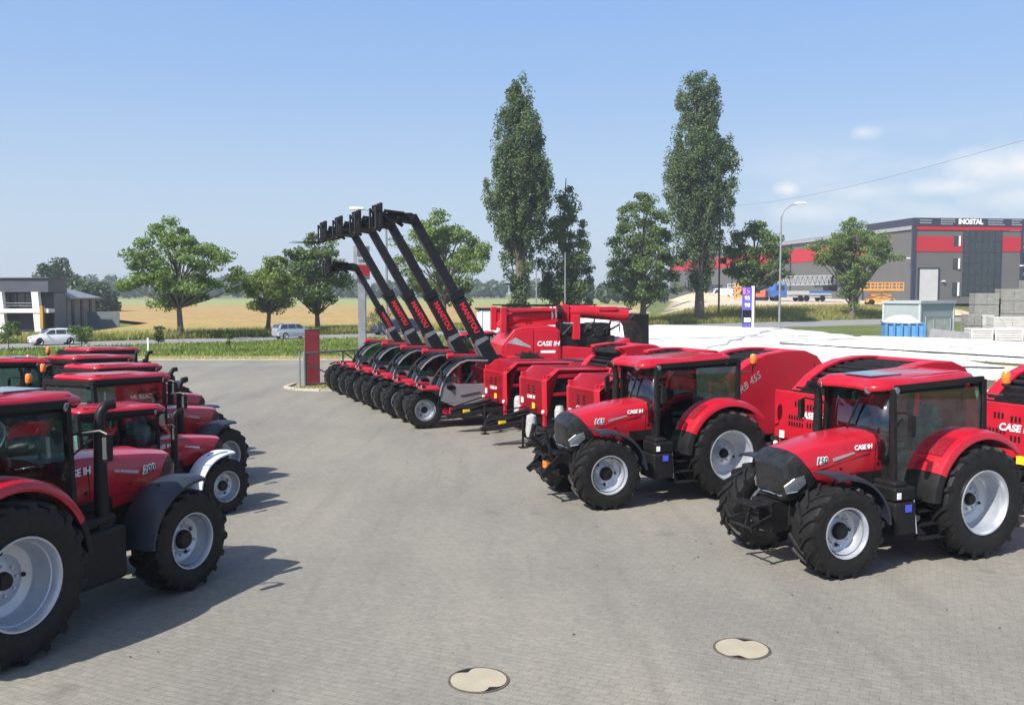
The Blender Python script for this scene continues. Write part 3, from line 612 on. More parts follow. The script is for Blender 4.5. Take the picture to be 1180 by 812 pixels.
# ------------------------------------------------------------------ cars
CAR_T = None
def car_mats():
    return
def car(label, loc, rz, paint, kind='estate', scale=1):
    t = thing('parked_car' if False else 'car', label, 'car', loc, rz, None, scale)
    L, W = 4.55, .89
    def ring(x, w, z0, z1): return [Vector((x,y,z)) for y,z in ((-w*.94,z0),(-w,z0+.15),(-w,z1-.18),(-w*.93,z1),(w*.93,z1),(w,z1-.18),(w,z0+.15),(w*.94,z0))]
    b = MB(); b.loft([ring(2.26,.66,.30,.62),ring(2.18,.78,.24,.74),ring(1.75,.87,.22,.86),ring(1.0,.89,.20,.98),ring(-.8,.89,.20,1.0),ring(-1.8,.88,.22,.99),ring(-2.15,.82,.28,.95),ring(-2.25,.72,.36,.86)])
    b.build('body', paint, t, 35, .03, 3)
    pr = [(1.15,.96),(.35,1.40),(-.4,1.47),(-1.3,1.45),(-1.9,1.36),(-2.2,.96)] if kind == 'estate' else [(.95,.96),(.3,1.40),(-.4,1.47),(-1.2,1.42),(-2.0,.98)]
    if kind == 'van': pr = [(1.6,.96),(1.05,1.75),(.5,1.9),(-1.3,1.9),(-2.2,1.85),(-2.24,.96)]
    tw = lambda z: .86-.16*(z-.96)/.5 if kind != 'van' else .86-.10*(z-.96)
    b = MB(); b.loft([[Vector((x,-tw(z),z)) for x,z in pr],[Vector((x,tw(z),z)) for x,z in pr]]); b.build('roof', paint, t, 30, .03)
    zt = 1.37 if kind != 'van' else 1.7
    xs = [(.93,.38,.30,.06),(-.02,.0,-.78,-.78)] 
    def side_pane(x0b,x0t,x1b,x1t):
        for s in (-1,1):
            bb = MB(); P = [Vector((x,s*(tw(z)+.004),z)) for x,z in ((x0b,1.0),(x0t,zt),(x1t,zt),(x1b,1.0))]; bb.loft([P,[p+Vector((0,s*.012,0)) for p in P]]); bb.build('side_window', CARG, t, 0)
    if kind == 'van': side_pane(1.35,1.0,.35,.35)
    else:
        side_pane(.95,.36,-.02,-.02); side_pane(-.10,-.10,-1.0,-.98); 
        if kind == 'estate': side_pane(-1.08,-1.06,-1.95,-1.72)
    for (xa,za,xb,zb,nm) in ((pr[0][0],.98,pr[1][0],pr[1][1],'windscreen'),(pr[-1][0],.98,pr[-2][0],pr[-2][1],'rear_window')):
        d = 1 if nm == 'windscreen' else -1
        bb = MB(); f0, f1 = .12, .92
        P = [Vector((xa+(xb-xa)*f+d*.012,s*(tw(za+(zb-za)*f)-.07),za+(zb-za)*f+.012)) for f,s in ((f0,-1),(f0,1),(f1,1),(f1,-1))]
        bb.loft([P,[p+Vector((d*.01,0,.008)) for p in P]]); bb.build(nm, CARG, t, 0)
    for s in (-1,1):
        b = MB(); b.box((2.16,s*.66,.66),(.12,.26,.12)); b.build('headlight', LAMPG, t, 40, .03)
        b = MB(); b.box((-2.2,s*.70,.80),(.08,.2,.2)); b.build('tail_light', DRED, t, 40, .02)
        b = MB(); b.box((.85,s*.98,1.02),(.12,.16,.12)); b.build('wing_mirror', paint, t, 40, .03)
        for x in (1.38,-1.36):
            b = MB(); b.lathe([(.20,-.10),(.30,-.11),(.325,-.07),(.325,.07),(.30,.11),(.21,.09)],28); tm = b.mesh('tyre', TYRE)
            b = MB(); b.lathe([(.215,.09),(.20,.075),(.16,.05),(.06,.06),(0,.06)],24); rm = b.mesh('rim', RIM)
            w = link('wheel', None, t); w.location = (x,s*.82,.325); w.rotation_euler = (0,0,0 if s > 0 else PI)
            link('tyre', tm, w); link('rim', rm, w)
            bb = MB(); bb.lathe([(.36,0),(.36,.02),(.0,.02)],24,(x,s*.875-.01,.335)); bb.build('wheel_arch', BLK, t)
    b = MB(); b.bx(2.2,2.265,-.4,.4,.40,.52).bx(1.8,2.2,-.7,.7,.2,.28); b.build('grille', BLK, t)
    return t
CARG = mat('dark car glass', (.03,.04,.05), .06, 0, .1, 4, coat=.6)
WCAR = mat('white car paint', (.78,.78,.78), .25, 0, .03, 2, coat=.6)
SCAR = mat('silver car paint', (.42,.46,.52), .25, .3, .05, 2, coat=.6)
NCAR = mat('dark blue car paint', (.03,.04,.06), .25, 0, .1, 2, coat=.6)
# ------------------------------------------------------------------ terrain and ground sheets
P0 = Vector((-17.4,88)); RU = Vector((.81,.586)).normalized(); RN = Vector((-RU.y,RU.x))
def road_pt(t, s, z=0): p = P0+RU*t+RN*s; return Vector((p.x,p.y,z))
def sst(v, a, b): u = min(1,max(0,(v-a)/(b-a))); return u*u*(3-2*u)
def hgt(x, y):
    v = Vector((x,y))-P0; s = v.dot(RN)
    dx = x-(20+(y-120)*.183)
    pts = [(5,0),(14,1.35),(28,2.1),(45,2.65),(62,2.86),(200,3.0),(400,3.4)]
    if s <= 5: return 0
    g = pts[-1][1]
    for (a,za),(b,zb) in zip(pts,pts[1:]):
        if s <= b: g = za+(zb-za)*(s-a)/(b-a); break
    return g*sst(dx,-5,7)
def gnode(name, build):
    m = bpy.data.materials.new(name); m.use_nodes = True; build(m.node_tree, m.node_tree.nodes, m.node_tree.links, m.node_tree.nodes['Principled BSDF']); return m
def ramp(N, stops):
    r = N.new('ShaderNodeValToRGB'); e = r.color_ramp.elements
    while len(e) < len(stops): e.new(.5)
    for k,(p,c) in enumerate(stops): e[k].position = p; e[k].color = (*c,1)
    return r
def noise(N, L, vec, scale, detail=5, rough=.55):
    n = N.new('ShaderNodeTexNoise'); n.inputs['Scale'].default_value = scale; n.inputs['Detail'].default_value = detail; n.inputs['Roughness'].default_value = rough
    L.new(vec, n.inputs['Vector']); return n
def mapping(N, L, vec, sc=(1,1,1), rz=0):
    m = N.new('ShaderNodeMapping'); m.inputs['Scale'].default_value = sc; m.inputs['Rotation'].default_value = (0,0,rz); L.new(vec, m.inputs['Vector']); return m.outputs[0]
def mixc(N, L, fac, a, b, mode='MIX'):
    m = N.new('ShaderNodeMix'); m.data_type = 'RGBA'; m.blend_type = mode
    for sock, v in ((m.inputs['Factor'],fac),(m.inputs['A'],a),(m.inputs['B'],b)):
        if hasattr(v,'links') or hasattr(v,'is_linked'): L.new(v, sock)
        elif isinstance(v,(int,float)): sock.default_value = v
        else: sock.default_value = (*v,1)
    return m.outputs['Result']
def mk_grass(nt, N, L, b):
    tc = N.new('ShaderNodeTexCoord'); v = tc.outputs['Object']
    n1 = noise(N,L,v,.12,6); n2 = noise(N,L,v,2.2,8,.7); n3 = noise(N,L,v,14,4)
    r1 = ramp(N,[(.32,(.09,.14,.025)),(.55,(.14,.17,.04)),(.75,(.26,.22,.08))]); L.new(n1.outputs[0], r1.inputs[0])
    r2 = ramp(N,[(.3,(.45,.5,.4)),(.7,(1.4,1.3,1.2))]); L.new(n2.outputs[0], r2.inputs[0])
    c = mixc(N,L,1,r1.outputs[0],r2.outputs[0],'MULTIPLY'); L.new(c, b.inputs['Base Color']); b.inputs['Roughness'].default_value = .9
    bp = N.new('ShaderNodeBump'); bp.inputs['Strength'].default_value = .9; bp.inputs['Distance'].default_value = .15; L.new(n3.outputs[0], bp.inputs['Height']); L.new(bp.outputs[0], b.inputs['Normal'])
GRASS = gnode('grass ground', mk_grass)
def mk_pave(nt, N, L, b):
    tc = N.new('ShaderNodeTexCoord'); v = tc.outputs['Object']
    mp = mapping(N,L,v,(1,1,1),R(24))
    br = N.new('ShaderNodeTexBrick'); br.inputs['Scale'].default_value = 1; br.inputs['Brick Width'].default_value = .20; br.inputs['Row Height'].default_value = .10
    br.inputs['Mortar Size'].default_value = .006; br.inputs['Mortar Smooth'].default_value = .4; br.inputs['Bias'].default_value = 0
    br.inputs['Color1'].default_value = (.95,.95,.95,1); br.inputs['Color2'].default_value = (1.05,1.045,1.035,1); br.inputs['Mortar'].default_value = (.80,.79,.77,1)
    L.new(mp, br.inputs['Vector'])
    n1 = noise(N,L,v,.16,5,.6); n2 = noise(N,L,mapping(N,L,v,(1,.22,1),R(-18)),.5,6,.65); n3 = noise(N,L,v,9,8,.75); n4 = noise(N,L,v,60,3,.6)
    r1 = ramp(N,[(.3,(.196,.187,.165)),(.5,(.218,.207,.180)),(.72,(.244,.228,.190))]); L.new(n1.outputs[0], r1.inputs[0])
    r2 = ramp(N,[(.30,(.82,.82,.83)),(.5,(1,1,1)),(.70,(1.15,1.13,1.08))]); L.new(n2.outputs[0], r2.inputs[0])
    r3 = ramp(N,[(.28,(.78,.78,.78)),(.5,(1,1,1)),(.74,(1.15,1.145,1.12))]); L.new(n3.outputs[0], r3.inputs[0])
    r4 = ramp(N,[(.28,(.78,.78,.78)),(.72,(1.2,1.2,1.2))]); L.new(n4.outputs[0], r4.inputs[0])
    c = mixc(N,L,1,r1.outputs[0],r2.outputs[0],'MULTIPLY'); c = mixc(N,L,1,c,r3.outputs[0],'MULTIPLY'); c = mixc(N,L,1,c,r4.outputs[0],'MULTIPLY'); c = mixc(N,L,1,c,br.outputs[0],'MULTIPLY')
    # oil spots
    n5 = noise(N,L,v,.9,3,.5); r5 = ramp(N,[(.66,(1,1,1)),(.76,(.66,.65,.64))]); L.new(n5.outputs[0], r5.inputs[0]); c = mixc(N,L,.8,c,r5.outputs[0],'MULTIPLY')
    n6 = noise(N,L,mapping(N,L,v,(1.6,.10,1),R(12)),1.0,5,.6); r6 = ramp(N,[(.56,(1,1,1)),(.66,(.88,.875,.87)),(.74,(.97,.97,.97))]); L.new(n6.outputs[0], r6.inputs[0]); c = mixc(N,L,.9,c,r6.outputs[0],'MULTIPLY')
    n7 = noise(N,L,v,22,2,.5); r7 = ramp(N,[(.80,(1,1,1)),(.84,(.72,.70,.66))]); L.new(n7.outputs[0], r7.inputs[0]); c = mixc(N,L,.9,c,r7.outputs[0],'MULTIPLY')
    L.new(c, b.inputs['Base Color']); b.inputs['Roughness'].default_value = .85
    bp = N.new('ShaderNodeBump'); bp.inputs['Strength'].default_value = .5; bp.inputs['Distance'].default_value = .006
    ad = N.new('ShaderNodeMath'); ad.operation = 'SUBTRACT'; L.new(n3.outputs[0], ad.inputs[0]); L.new(br.outputs['Fac'], ad.inputs[1]); L.new(ad.outputs[0], bp.inputs['Height']); L.new(bp.outputs[0], b.inputs['Normal'])
PAVE = gnode('block paving', mk_pave)
def mk_field(nt, N, L, b):
    tc = N.new('ShaderNodeTexCoord'); v = tc.outputs['Object']
    n1 = noise(N,L,mapping(N,L,v,(.03,.012,1)),1,6,.6); n2 = noise(N,L,mapping(N,L,v,(1,.35,1)),.8,8,.75); n3 = noise(N,L,v,.05,4)
    r1 = ramp(N,[(.3,(.31,.215,.075)),(.5,(.37,.25,.085)),(.75,(.31,.25,.09))]); L.new(n1.outputs[0], r1.inputs[0])
    r2 = ramp(N,[(.3,(.62,.62,.6)),(.7,(1.25,1.22,1.2))]); L.new(n2.outputs[0], r2.inputs[0])
    c = mixc(N,L,1,r1.outputs[0],r2.outputs[0],'MULTIPLY')
    sp = N.new('ShaderNodeSeparateXYZ'); L.new(v, sp.inputs[0])
    ma = N.new('ShaderNodeMath'); ma.operation = 'MULTIPLY_ADD'; L.new(n3.outputs[0], ma.inputs[0]); ma.inputs[1].default_value = 220; L.new(sp.outputs[1], ma.inputs[2])
    mr = N.new('ShaderNodeMapRange'); mr.inputs[1].default_value = 350; mr.inputs[2].default_value = 430; L.new(ma.outputs[0], mr.inputs[0])
    c = mixc(N,L,mr.outputs[0],c,(.24,.27,.085))
    # greener strip beside the road
    vm = N.new('ShaderNodeVectorMath'); vm.operation = 'DOT_PRODUCT'; L.new(v, vm.inputs[0]); vm.inputs[1].default_value = (RN.x,RN.y,0)
    s0 = P0.dot(RN); m2 = N.new('ShaderNodeMath'); m2.operation = 'MULTIPLY_ADD'; L.new(n2.outputs[0], m2.inputs[0]); m2.inputs[1].default_value = 9; L.new(vm.outputs['Value'], m2.inputs[2])
    mr2 = N.new('ShaderNodeMapRange'); mr2.inputs[1].default_value = s0+14; mr2.inputs[2].default_value = s0+34; mr2.inputs[3].default_value = .85; mr2.inputs[4].default_value = 0; L.new(m2.outputs[0], mr2.inputs[0])
    c = mixc(N,L,mr2.outputs[0],c,(.24,.25,.06))
    L.new(c, b.inputs['Base Color']); b.inputs['Roughness'].default_value = .95
FIELD = gnode('ripening crop', mk_field)
ASPH = mat('old asphalt', (.23,.225,.22), .85, 0, .18, .6, bump=.3, bscale=30)
GRAVEL = mat('pale gravel', (.50,.43,.33), .9, 0, .22, .5, bump=.5, bscale=8)
DRYV = mat('dry verge', (.30,.27,.13), .9, 0, .35, 1.2, bump=.6, bscale=14)
KERB = mat('concrete kerb', (.42,.38,.31), .85, 0, .15, 3, bump=.3)

xs = [-1500,-700,-300,-150,-80]+list(np.arange(-40,190,3.5))+[220,300,500,900,1500]
ys = [-120,-40,0,30,60]+list(np.arange(80,400,4))+[450,600,900,1500,3000]
b = MB(); b.v = [(float(x),float(y),hgt(x,y)-.015) for y in ys for x in xs]; nx = len(xs)
b.f = [[j*nx+i,j*nx+i+1,(j+1)*nx+i+1,(j+1)*nx+i] for j in range(len(ys)-1) for i in range(nx-1)]; b.m = [0]*len(b.f)
struct(b.build('ground', GRASS, None, 60))
b = MB(); b.add([(-95,-30,0),(60,-30,0),(60,57.3,0),(-95,57.3,0)],[(0,1,2,3)]); struct(b.build('yard_pavement', PAVE))
b = MB(); b.add([(-95,57.3,.004),(2,57.3,.004),(2,61.2,.004),(-95,61.2,.004)],[(0,1,2,3)]); struct(b.build('dry_verge', DRYV))
b = MB(); b.bx(-95,-7,57.2,57.4,0,.06); struct(b.build('kerb', KERB, None, 40, .015))
b = MB(); T = [-160,-110,-60,-20,20,45,60,100,140,190]
for k in range(len(T)-1):
    nw = lambda t: -4-7*sst(t,30,62)
    q = [road_pt(T[k],nw(T[k]),.01),road_pt(T[k+1],nw(T[k+1]),.01),road_pt(T[k+1],4,.01),road_pt(T[k],4,.01)]; b.add(q,[(0,1,2,3)])
struct(b.build('road', ASPH))
b = MB(); b.add([(-9.95,40.6,.006),(-9.3,39.7,.006),(-8.2,39.3,.006),(-2,39.9,.006),(-2,46,.006),(-7.6,44.6,.006),(-9.9,42,.006)],[tuple(range(7))]); struct(b.build('grass_island', DRYV))
b = MB(); pk = [(-9.95,42,.04),(-10.0,40.5,.04),(-9.35,39.6,.04),(-8.2,39.2,.04),(-5,39.5,.04),(-2,39.8,.04)]
for k in range(5): b.beam(pk[k],pk[k+1],.16,.10)
struct(b.build('island_kerb', KERB))
fa = road_pt(-22,7.5); fb = road_pt(46,7.5)
b = MB(); b.add([(fa.x,fa.y,.45),(fb.x,fb.y,.45),(52,345,.45),(92,575,.45),(-360,575,.45),(-45,114,.45)],[tuple(range(6))])
b.add([(fa.x,fa.y,0),(fb.x,fb.y,0),(fb.x,fb.y,.45),(fa.x,fa.y,.45)],[(0,1,2,3)]); struct(b.build('crop_field', FIELD, None, 0))
b = MB(); gx = list(np.arange(18,150,4)); gy = list(np.arange(128,400,4)); n = len(gx)
def sdist(x,y): return (Vector((x,y))-P0).dot(RN)
idx = {}; 
for y in gy:
    for x in gx:
        idx[(x,y)] = len(b.v); b.v.append((float(x),float(y),hgt(x,y)+.05))
for j in range(len(gy)-1):
    for i in range(n-1):
        c = (gx[i]+2, gy[j]+2)
        if sdist(*c) > 21+2*math.sin(c[0]*.2) and c[0] > 20+(c[1]-120)*.183: b.f.append([idx[(gx[i],gy[j])],idx[(gx[i+1],gy[j])],idx[(gx[i+1],gy[j+1])],idx[(gx[i],gy[j+1])]]); b.m.append(0)
struct(b.build('gravel_terrace', GRAVEL, None, 60))

# ------------------------------------------------------------------ foliage meshes
def leaf_mat(name, col, var=.4, scale=.6, trans=.35):
    def f(nt, N, L, b):
        tc = N.new('ShaderNodeTexCoord'); v = tc.outputs['Object']
        n1 = noise(N,L,v,scale,3); n2 = noise(N,L,v,scale*9,2)
        g = N.new('ShaderNodeNewGeometry')
        r1 = ramp(N,[(.3,tuple(c*(1-var) for c in col)),(.5,col),(.72,(col[0]*(1+var*1.5),col[1]*(1+var),col[2]*(1+var*.3)))]); L.new(n1.outputs[0], r1.inputs[0])
        r2 = ramp(N,[(.25,(.6,.65,.6)),(.75,(1.4,1.35,1.3))]); L.new(n2.outputs[0], r2.inputs[0])
        c = mixc(N,L,1,r1.outputs[0],r2.outputs[0],'MULTIPLY'); L.new(c, b.inputs['Base Color']); b.inputs['Roughness'].default_value = .55
        t = N.new('ShaderNodeBsdfTranslucent'); c2 = mixc(N,L,1,c,(1.3,1.5,.6),'MULTIPLY'); L.new(c2, t.inputs[0])
        m = N.new('ShaderNodeMixShader'); m.inputs[0].default_value = trans; L.new(b.outputs[0], m.inputs[1]); L.new(t.outputs[0], m.inputs[2]); L.new(m.outputs[0], N['Material Output'].inputs['Surface'])
    return gnode(name, f)
def quads_mesh(name, P, Nn, size, m, aspect=.7, rng=None):
    n = len(P); rng = rng or np.random.default_rng(1)
    a = rng.normal(size=(n,3)); u = np.cross(Nn,a); u /= np.linalg.norm(u,axis=1)[:,None]+1e-9; w = np.cross(Nn,u)
    sz = (size*rng.uniform(.6,1.35,n))[:,None]; u = u*sz*.5; w = w*sz*.5*aspect
    V = np.stack([P-u*1.0, P-w*.9+u*.1, P+u*1.0, P+w*.9+u*.1],1).reshape(-1,3).astype(np.float32)
    me = bpy.data.meshes.new(name); me.vertices.add(4*n); me.vertices.foreach_set('co', V.ravel())
    me.loops.add(4*n); me.loops.foreach_set('vertex_index', np.arange(4*n,dtype=np.int32))
    me.polygons.add(n); me.polygons.foreach_set('loop_start', np.arange(0,4*n,4,dtype=np.int32)); me.polygons.foreach_set('loop_total', np.full(n,4,dtype=np.int32))
    me.update(calc_edges=True); me.materials.append(m); me.validate(); return me
BARK = mat('bark', (.13,.11,.085), .9, 0, .3, 2, bump=.6, bscale=12)
def tree(name, label, loc, height, prof, n_clusters, n_leaves, leaf, lmat, trunk_r=.3, trunk_top=.85, stretch=1, cl=1.1, seed=1, lean=0, group=None, rise=.25, first=.2, edge=.42, limbs=46, fork=0):
    rng = np.random.default_rng(seed); t = thing(name, label, 'tree', loc, rng.uniform(0,6), group)
    zs = np.array([p[0] for p in prof])*(height-.9*cl*stretch); rs = np.array([p[1] for p in prof])*(.93 if stretch > 1.5 else 1)
    zz_ = np.linspace(zs[0],zs[-1],200); w = np.maximum(np.interp(zz_,zs,rs),.15)**1.6; w /= w.sum()
    wob = rng.uniform(.72,1.22,(14,10)) if stretch < 1.5 else rng.uniform(.80,1.10,(9,10))[np.minimum(np.arange(14)*9//14,8)]
    C = []
    for k in range(n_clusters):
        z = rng.choice(zz_,p=w)+rng.uniform(-.3,.3); a = rng.uniform(0,2*PI); r = np.interp(z,zs,rs)*wob[int((z-zs[0])/(zs[-1]-zs[0]+.01)*13.9)%14,int(a/2/PI*9.99)]
        q = r*rng.uniform(0,1)**edge
        C.append((q*math.cos(a), q*math.sin(a), z))
    C = np.array(C); C[:,0] += lean*C[:,2]/height
    m = MB(); tp = []
    for k in range(7):
        f = k/6; tp.append((lean*f*trunk_top+rng.normal()*.06*f*height*.1, rng.normal()*.06*f*height*.1, f*height*trunk_top))
    m.tube([(0,0,-.2)]+tp[1:], [trunk_r*1.25]+[trunk_r*(1-.85*k/6) for k in range(1,7)], 9)
    tpa = np.array([(0,0,0)]+tp[1:])
    order = rng.permutation(len(C))[:limbs]
    for i in order:
        c = C[i]; z0 = max(first*height, c[2]-rise*height*rng.uniform(.5,1.3)-.25*np.hypot(c[0],c[1])); z0 = min(z0, height*trunk_top*.97)
        s = np.array([np.interp(z0,tpa[:,2],tpa[:,0]),np.interp(z0,tpa[:,2],tpa[:,1]),z0]); mid = s*.45+c*.55+np.array([0,0,-.06*np.hypot(c[0],c[1])+(.1 if stretch > 1.3 else 0)])+rng.normal(size=3)*.12
        r0 = trunk_r*(.42 if stretch < 1.3 else .25)*(1-.5*z0/height)
        m.tube([s,mid,c],[r0,r0*.6,r0*.15],5)
    m.build('trunk', BARK, t, 60)
    per = n_leaves//n_clusters; P = []; Nn = []
    for c in C:
        rc = cl*rng.uniform(.6,1.3); d = rng.normal(size=(per,3)); d /= np.linalg.norm(d,axis=1)[:,None]; rad = rng.uniform(0,1,(per,1))**.45
        off = d*rad*rc*np.array([1,1,.75*stretch]); P.append(c+off)
        nn = d*.7+rng.normal(size=(per,3))*.6+np.array([0,0,.45]); Nn.append(nn)
    P = np.concatenate(P); Nn = np.concatenate(Nn); Nn /= np.linalg.norm(Nn,axis=1)[:,None]
    keep = P[:,2] > zs[0]*.6
    link('crown', quads_mesh('crown', P[keep], Nn[keep], leaf, lmat, rng=rng), t)
    return t
def blades(name, pts, hmin, hmax, w, m, seed=3):
    rng = np.random.default_rng(seed); pts = np.asarray(pts); n = len(pts)
    a = rng.uniform(0,2*PI,n); dx = np.stack([np.cos(a),np.sin(a),np.zeros(n)],1)*w*rng.uniform(.6,1.4,n)[:,None]
    h = rng.uniform(hmin,hmax,n)[:,None]; tip = pts+np.concatenate([rng.normal(size=(n,2))*h*.35,h],1)
    V = np.stack([pts-dx,pts+dx,tip],1).reshape(-1,3).astype(np.float32)
    me = bpy.data.meshes.new(name); me.vertices.add(3*n); me.vertices.foreach_set('co',V.ravel()); me.loops.add(3*n); me.loops.foreach_set('vertex_index',np.arange(3*n,dtype=np.int32))
    me.polygons.add(n); me.polygons.foreach_set('loop_start',np.arange(0,3*n,3,dtype=np.int32)); me.polygons.foreach_set('loop_total',np.full(n,3,dtype=np.int32)); me.update(calc_edges=True); me.materials.append(m)
    return tag(link(name, me), kind='stuff')
LF_POP = leaf_mat('poplar leaves', (.092,.142,.066), .4, .45, .35)
LF_DARK = leaf_mat('dark leaves', (.095,.152,.045), .4, .7, .3)
LF_MID = leaf_mat('green leaves', (.14,.21,.06), .4, .6, .38)
LF_YEL = leaf_mat('yellow green leaves', (.16,.22,.05), .4, .7, .4)
LF_FAR = leaf_mat('far wood leaves', (.045,.085,.03), .35, .04, .2)
LF_GR = leaf_mat('grass blades', (.17,.23,.055), .4, .25, .4)
LF_DRY = leaf_mat('dry grass blades', (.30,.27,.09), .35, .3, .3)
rg = np.random.default_rng(11)
def strip_pts(n, t0, t1, s0, s1):
    t = rg.uniform(t0,t1,n); s = rg.uniform(s0,s1,n); p = np.array([[P0.x,P0.y]])+t[:,None]*np.array([[RU.x,RU.y]])+s[:,None]*np.array([[RN.x,RN.y]])
    return np.concatenate([p, np.array([[hgt(x,y)] for x,y in p])],1)
def rect_pts(n, x0, x1, y0, y1):
    p = np.stack([rg.uniform(x0,x1,n),rg.uniform(y0,y1,n)],1); d = (p-np.array([P0.x,P0.y]))@np.array([RN.x,RN.y]); p = p[d < -4.3]
    return np.concatenate([p,np.zeros((len(p),1))],1)
b1 = rect_pts(42000,-52,3,61,90); blades('verge_grass', b1, .08, .32, .05, LF_GR)
b2 = np.concatenate([rect_pts(7000,-52,2,57.4,61.5), np.concatenate([rg.uniform((-9.6,39.7),(-3,43),(1400,2)),np.zeros((1400,1))],1)]); blades('dry_grass', b2, .03, .14, .03, LF_DRY)
blades('roadside_weeds', strip_pts(26000,-45,60,4.2,11), .25, .95, .05, LF_DRY, 5)
blades('slope_grass', strip_pts(26000,40,115,4.3,20), .2, .9, .06, LF_DRY, 6)
blades('roadside_grass', np.concatenate([strip_pts(14000,-45,60,4.2,8),strip_pts(9000,45,115,4.3,11)]), .2, .7, .06, LF_GR, 8)

pts = np.concatenate([np.stack([rg.uniform(-6,11,340),rg.uniform(8.5,34,340)],1)[:110],np.stack([rg.normal(3.5,2.2,160),rg.normal(17.5,2.5,160)],1)[:50],np.stack([rg.uniform(-9,2,120),rg.uniform(30,57,120)],1)[:50]])
pts = np.concatenate([pts,np.full((len(pts),1),.012)],1); nn_ = rg.normal(size=(len(pts),3))*.25+np.array([0,0,1]); nn_ /= np.linalg.norm(nn_,axis=1)[:,None]
tag(link('dead_leaves', quads_mesh('dead_leaves', pts, nn_, .045, mat('dry litter', (.09,.075,.05), .9, 0, .5, 3), .7, rg)), kind='stuff')
# trees along the road
POP = [(.04,1.3),(.09,1.8),(.14,1.3),(.22,1.4),(.32,2.2),(.43,3.8),(.53,4.3),(.64,4.2),(.70,3.3),(.78,3.0),(.86,2.5),(.92,1.5),(.97,1.0),(1,.3)]
tree('poplar_tree','tall poplar with a single pointed top and leaves down to the ground',at(598,108),30.4,POP,560,70000,.27,LF_POP,.5,.93,2.2,.62,21,.0,'poplars by the road',.22,.05,.5,90)
POP2 = [(.11,.5),(.16,1.4),(.24,2.5),(.33,3.4),(.42,4.4),(.55,5.3),(.67,5.3),(.73,4.2),(.80,3.2),(.88,3.1),(.95,2.9),(.985,2.0),(1,.8)]
tree('poplar_tree','tall poplar with a blunt top and bare lower trunk by the price sign',at(806,128,.3),35,POP2,620,78000,.30,LF_POP,.62,.92,2.1,.75,35,.6,'poplars by the road',.22,.10,.5,90)
RND = [(.22,1.5),(.32,3.6),(.45,4.9),(.6,5.0),(.75,4.3),(.88,2.8),(1,.8)]
tree('roadside_tree','spreading airy tree with a bare trunk, alone in front of the crop field',at(208,85,.0),11.3,[(.30,2.2),(.38,4.6),(.52,5.1),(.66,4.9),(.8,3.6),(.92,2.2),(1,.6)],95,18000,0.28,LF_MID,.30,.8,.8,.95,41,-.7,'trees by the road',.28,.25,.42,70)
tree('roadside_tree','small yellowish green tree with a leaning trunk near the silver car',at(308,93,.0),8.6,[(.27,1.2),(.4,2.7),(.55,3.5),(.72,3.4),(.88,2.1),(1,.5)],60,11250,0.26,LF_YEL,.26,.8,.85,.85,43,-1.0,'trees by the road',.25,.25,.45,40)
tree('roadside_tree','bushy dark green tree standing behind the red steel pillar',at(366,99,.0),11.2,[(.20,.7),(.3,2.0),(.42,3.7),(.58,3.9),(.74,3.5),(.9,2.2),(1,.7)],85,15750,0.28,LF_DARK,.28,.85,.9,.95,44,-.3,'trees by the road',.25,.16,.45,40)
tree('roadside_tree','wide loose tree behind the raised booms of the telehandlers',at(512,106,.0),14.2,[(.18,1.5),(.3,3.6),(.45,5.2),(.62,5.6),(.78,4.4),(.9,2.8),(1,.9)],100,17250,0.31,LF_MID,.34,.85,.85,1.05,45,.2,'trees by the road',.28,.2,.42,60)
tree('roadside_tree','narrow dark tree with a thin spiky top between the poplars',at(651,113,.0),18.4,[(.10,1.6),(.2,3.0),(.4,3.7),(.58,3.3),(.75,2.3),(.88,1.2),(1,.35)],130,20250,0.31,LF_DARK,.34,.98,1.1,.95,46,0,'trees by the road',.2,.1,.5,60)
tree('roadside_tree','broad mid green tree with a two lobed top beside the poplar with the blunt top',at(741,122,.2),18.1,[(.16,2.0),(.26,4.2),(.45,4.9),(.62,4.3),(.78,3.3),(.92,2.4),(1,1.0)],150,23250,0.33,LF_DARK,.4,.9,1.0,1.05,47,0,'trees by the road',.22,.16,.5,60)
tree('roadside_tree','rounded tree in front of the red band of the hall, beside the street lamp',at(868,132,hgt(34.6,132)),15.2,[(.30,1.5),(.40,3.6),(.55,4.6),(.72,4.5),(.88,3.0),(1,1.0)],95,16500,0.33,LF_DARK,.34,.85,.9,1.05,48,0,'trees by the road',.25,.28,.45,40)
tree('roadside_tree','thick stemmed tree with a wide top beside the orange platform',at(982,146,hgt(53.9,146)),16.4,[(.14,1.0),(.3,1.9),(.45,3.4),(.58,5.9),(.72,6.3),(.86,4.3),(1,1.2)],125,21000,0.34,LF_MID,.5,.85,.8,1.15,49,0,'trees by the road',.28,.12,.45,60)
def small_tree(label, px, d, h, r, seed, grp='young trees on the verge'): return tree('young_tree', label, at(px,d), h, [(.40,r*.6),(.6,r),(.85,r*.8),(1,.2)], 16, 1500, .13, LF_DARK, .045, .8, .8, r*.55, seed, 0, grp, .2, .35, .5, 10)
small_tree('young round tree on the verge near the dark house, its crown the wider of two',9,66.5,2.55,.85,51)
small_tree('young tree on the verge in front of the white car',93,66,2.3,.75,52)
small_tree('sparse young sapling on the verge beside the white marker post',182,64,2.2,.4,53)
small_tree('thin leafless looking sapling on the verge between two larger trees',264,66.5,1.7,.22,54)
small_tree('leafy green bush behind the dark car on the road',438,92,3.0,1.5,55,None)
b = MB(); b.bx(-.06,.06,-.05,.05,0,1.0); o = b.build('marker_post', WHITE, None, 40, .01); o.location = at(170,65.5); tag(o,'short white marker post on the grass verge','post')
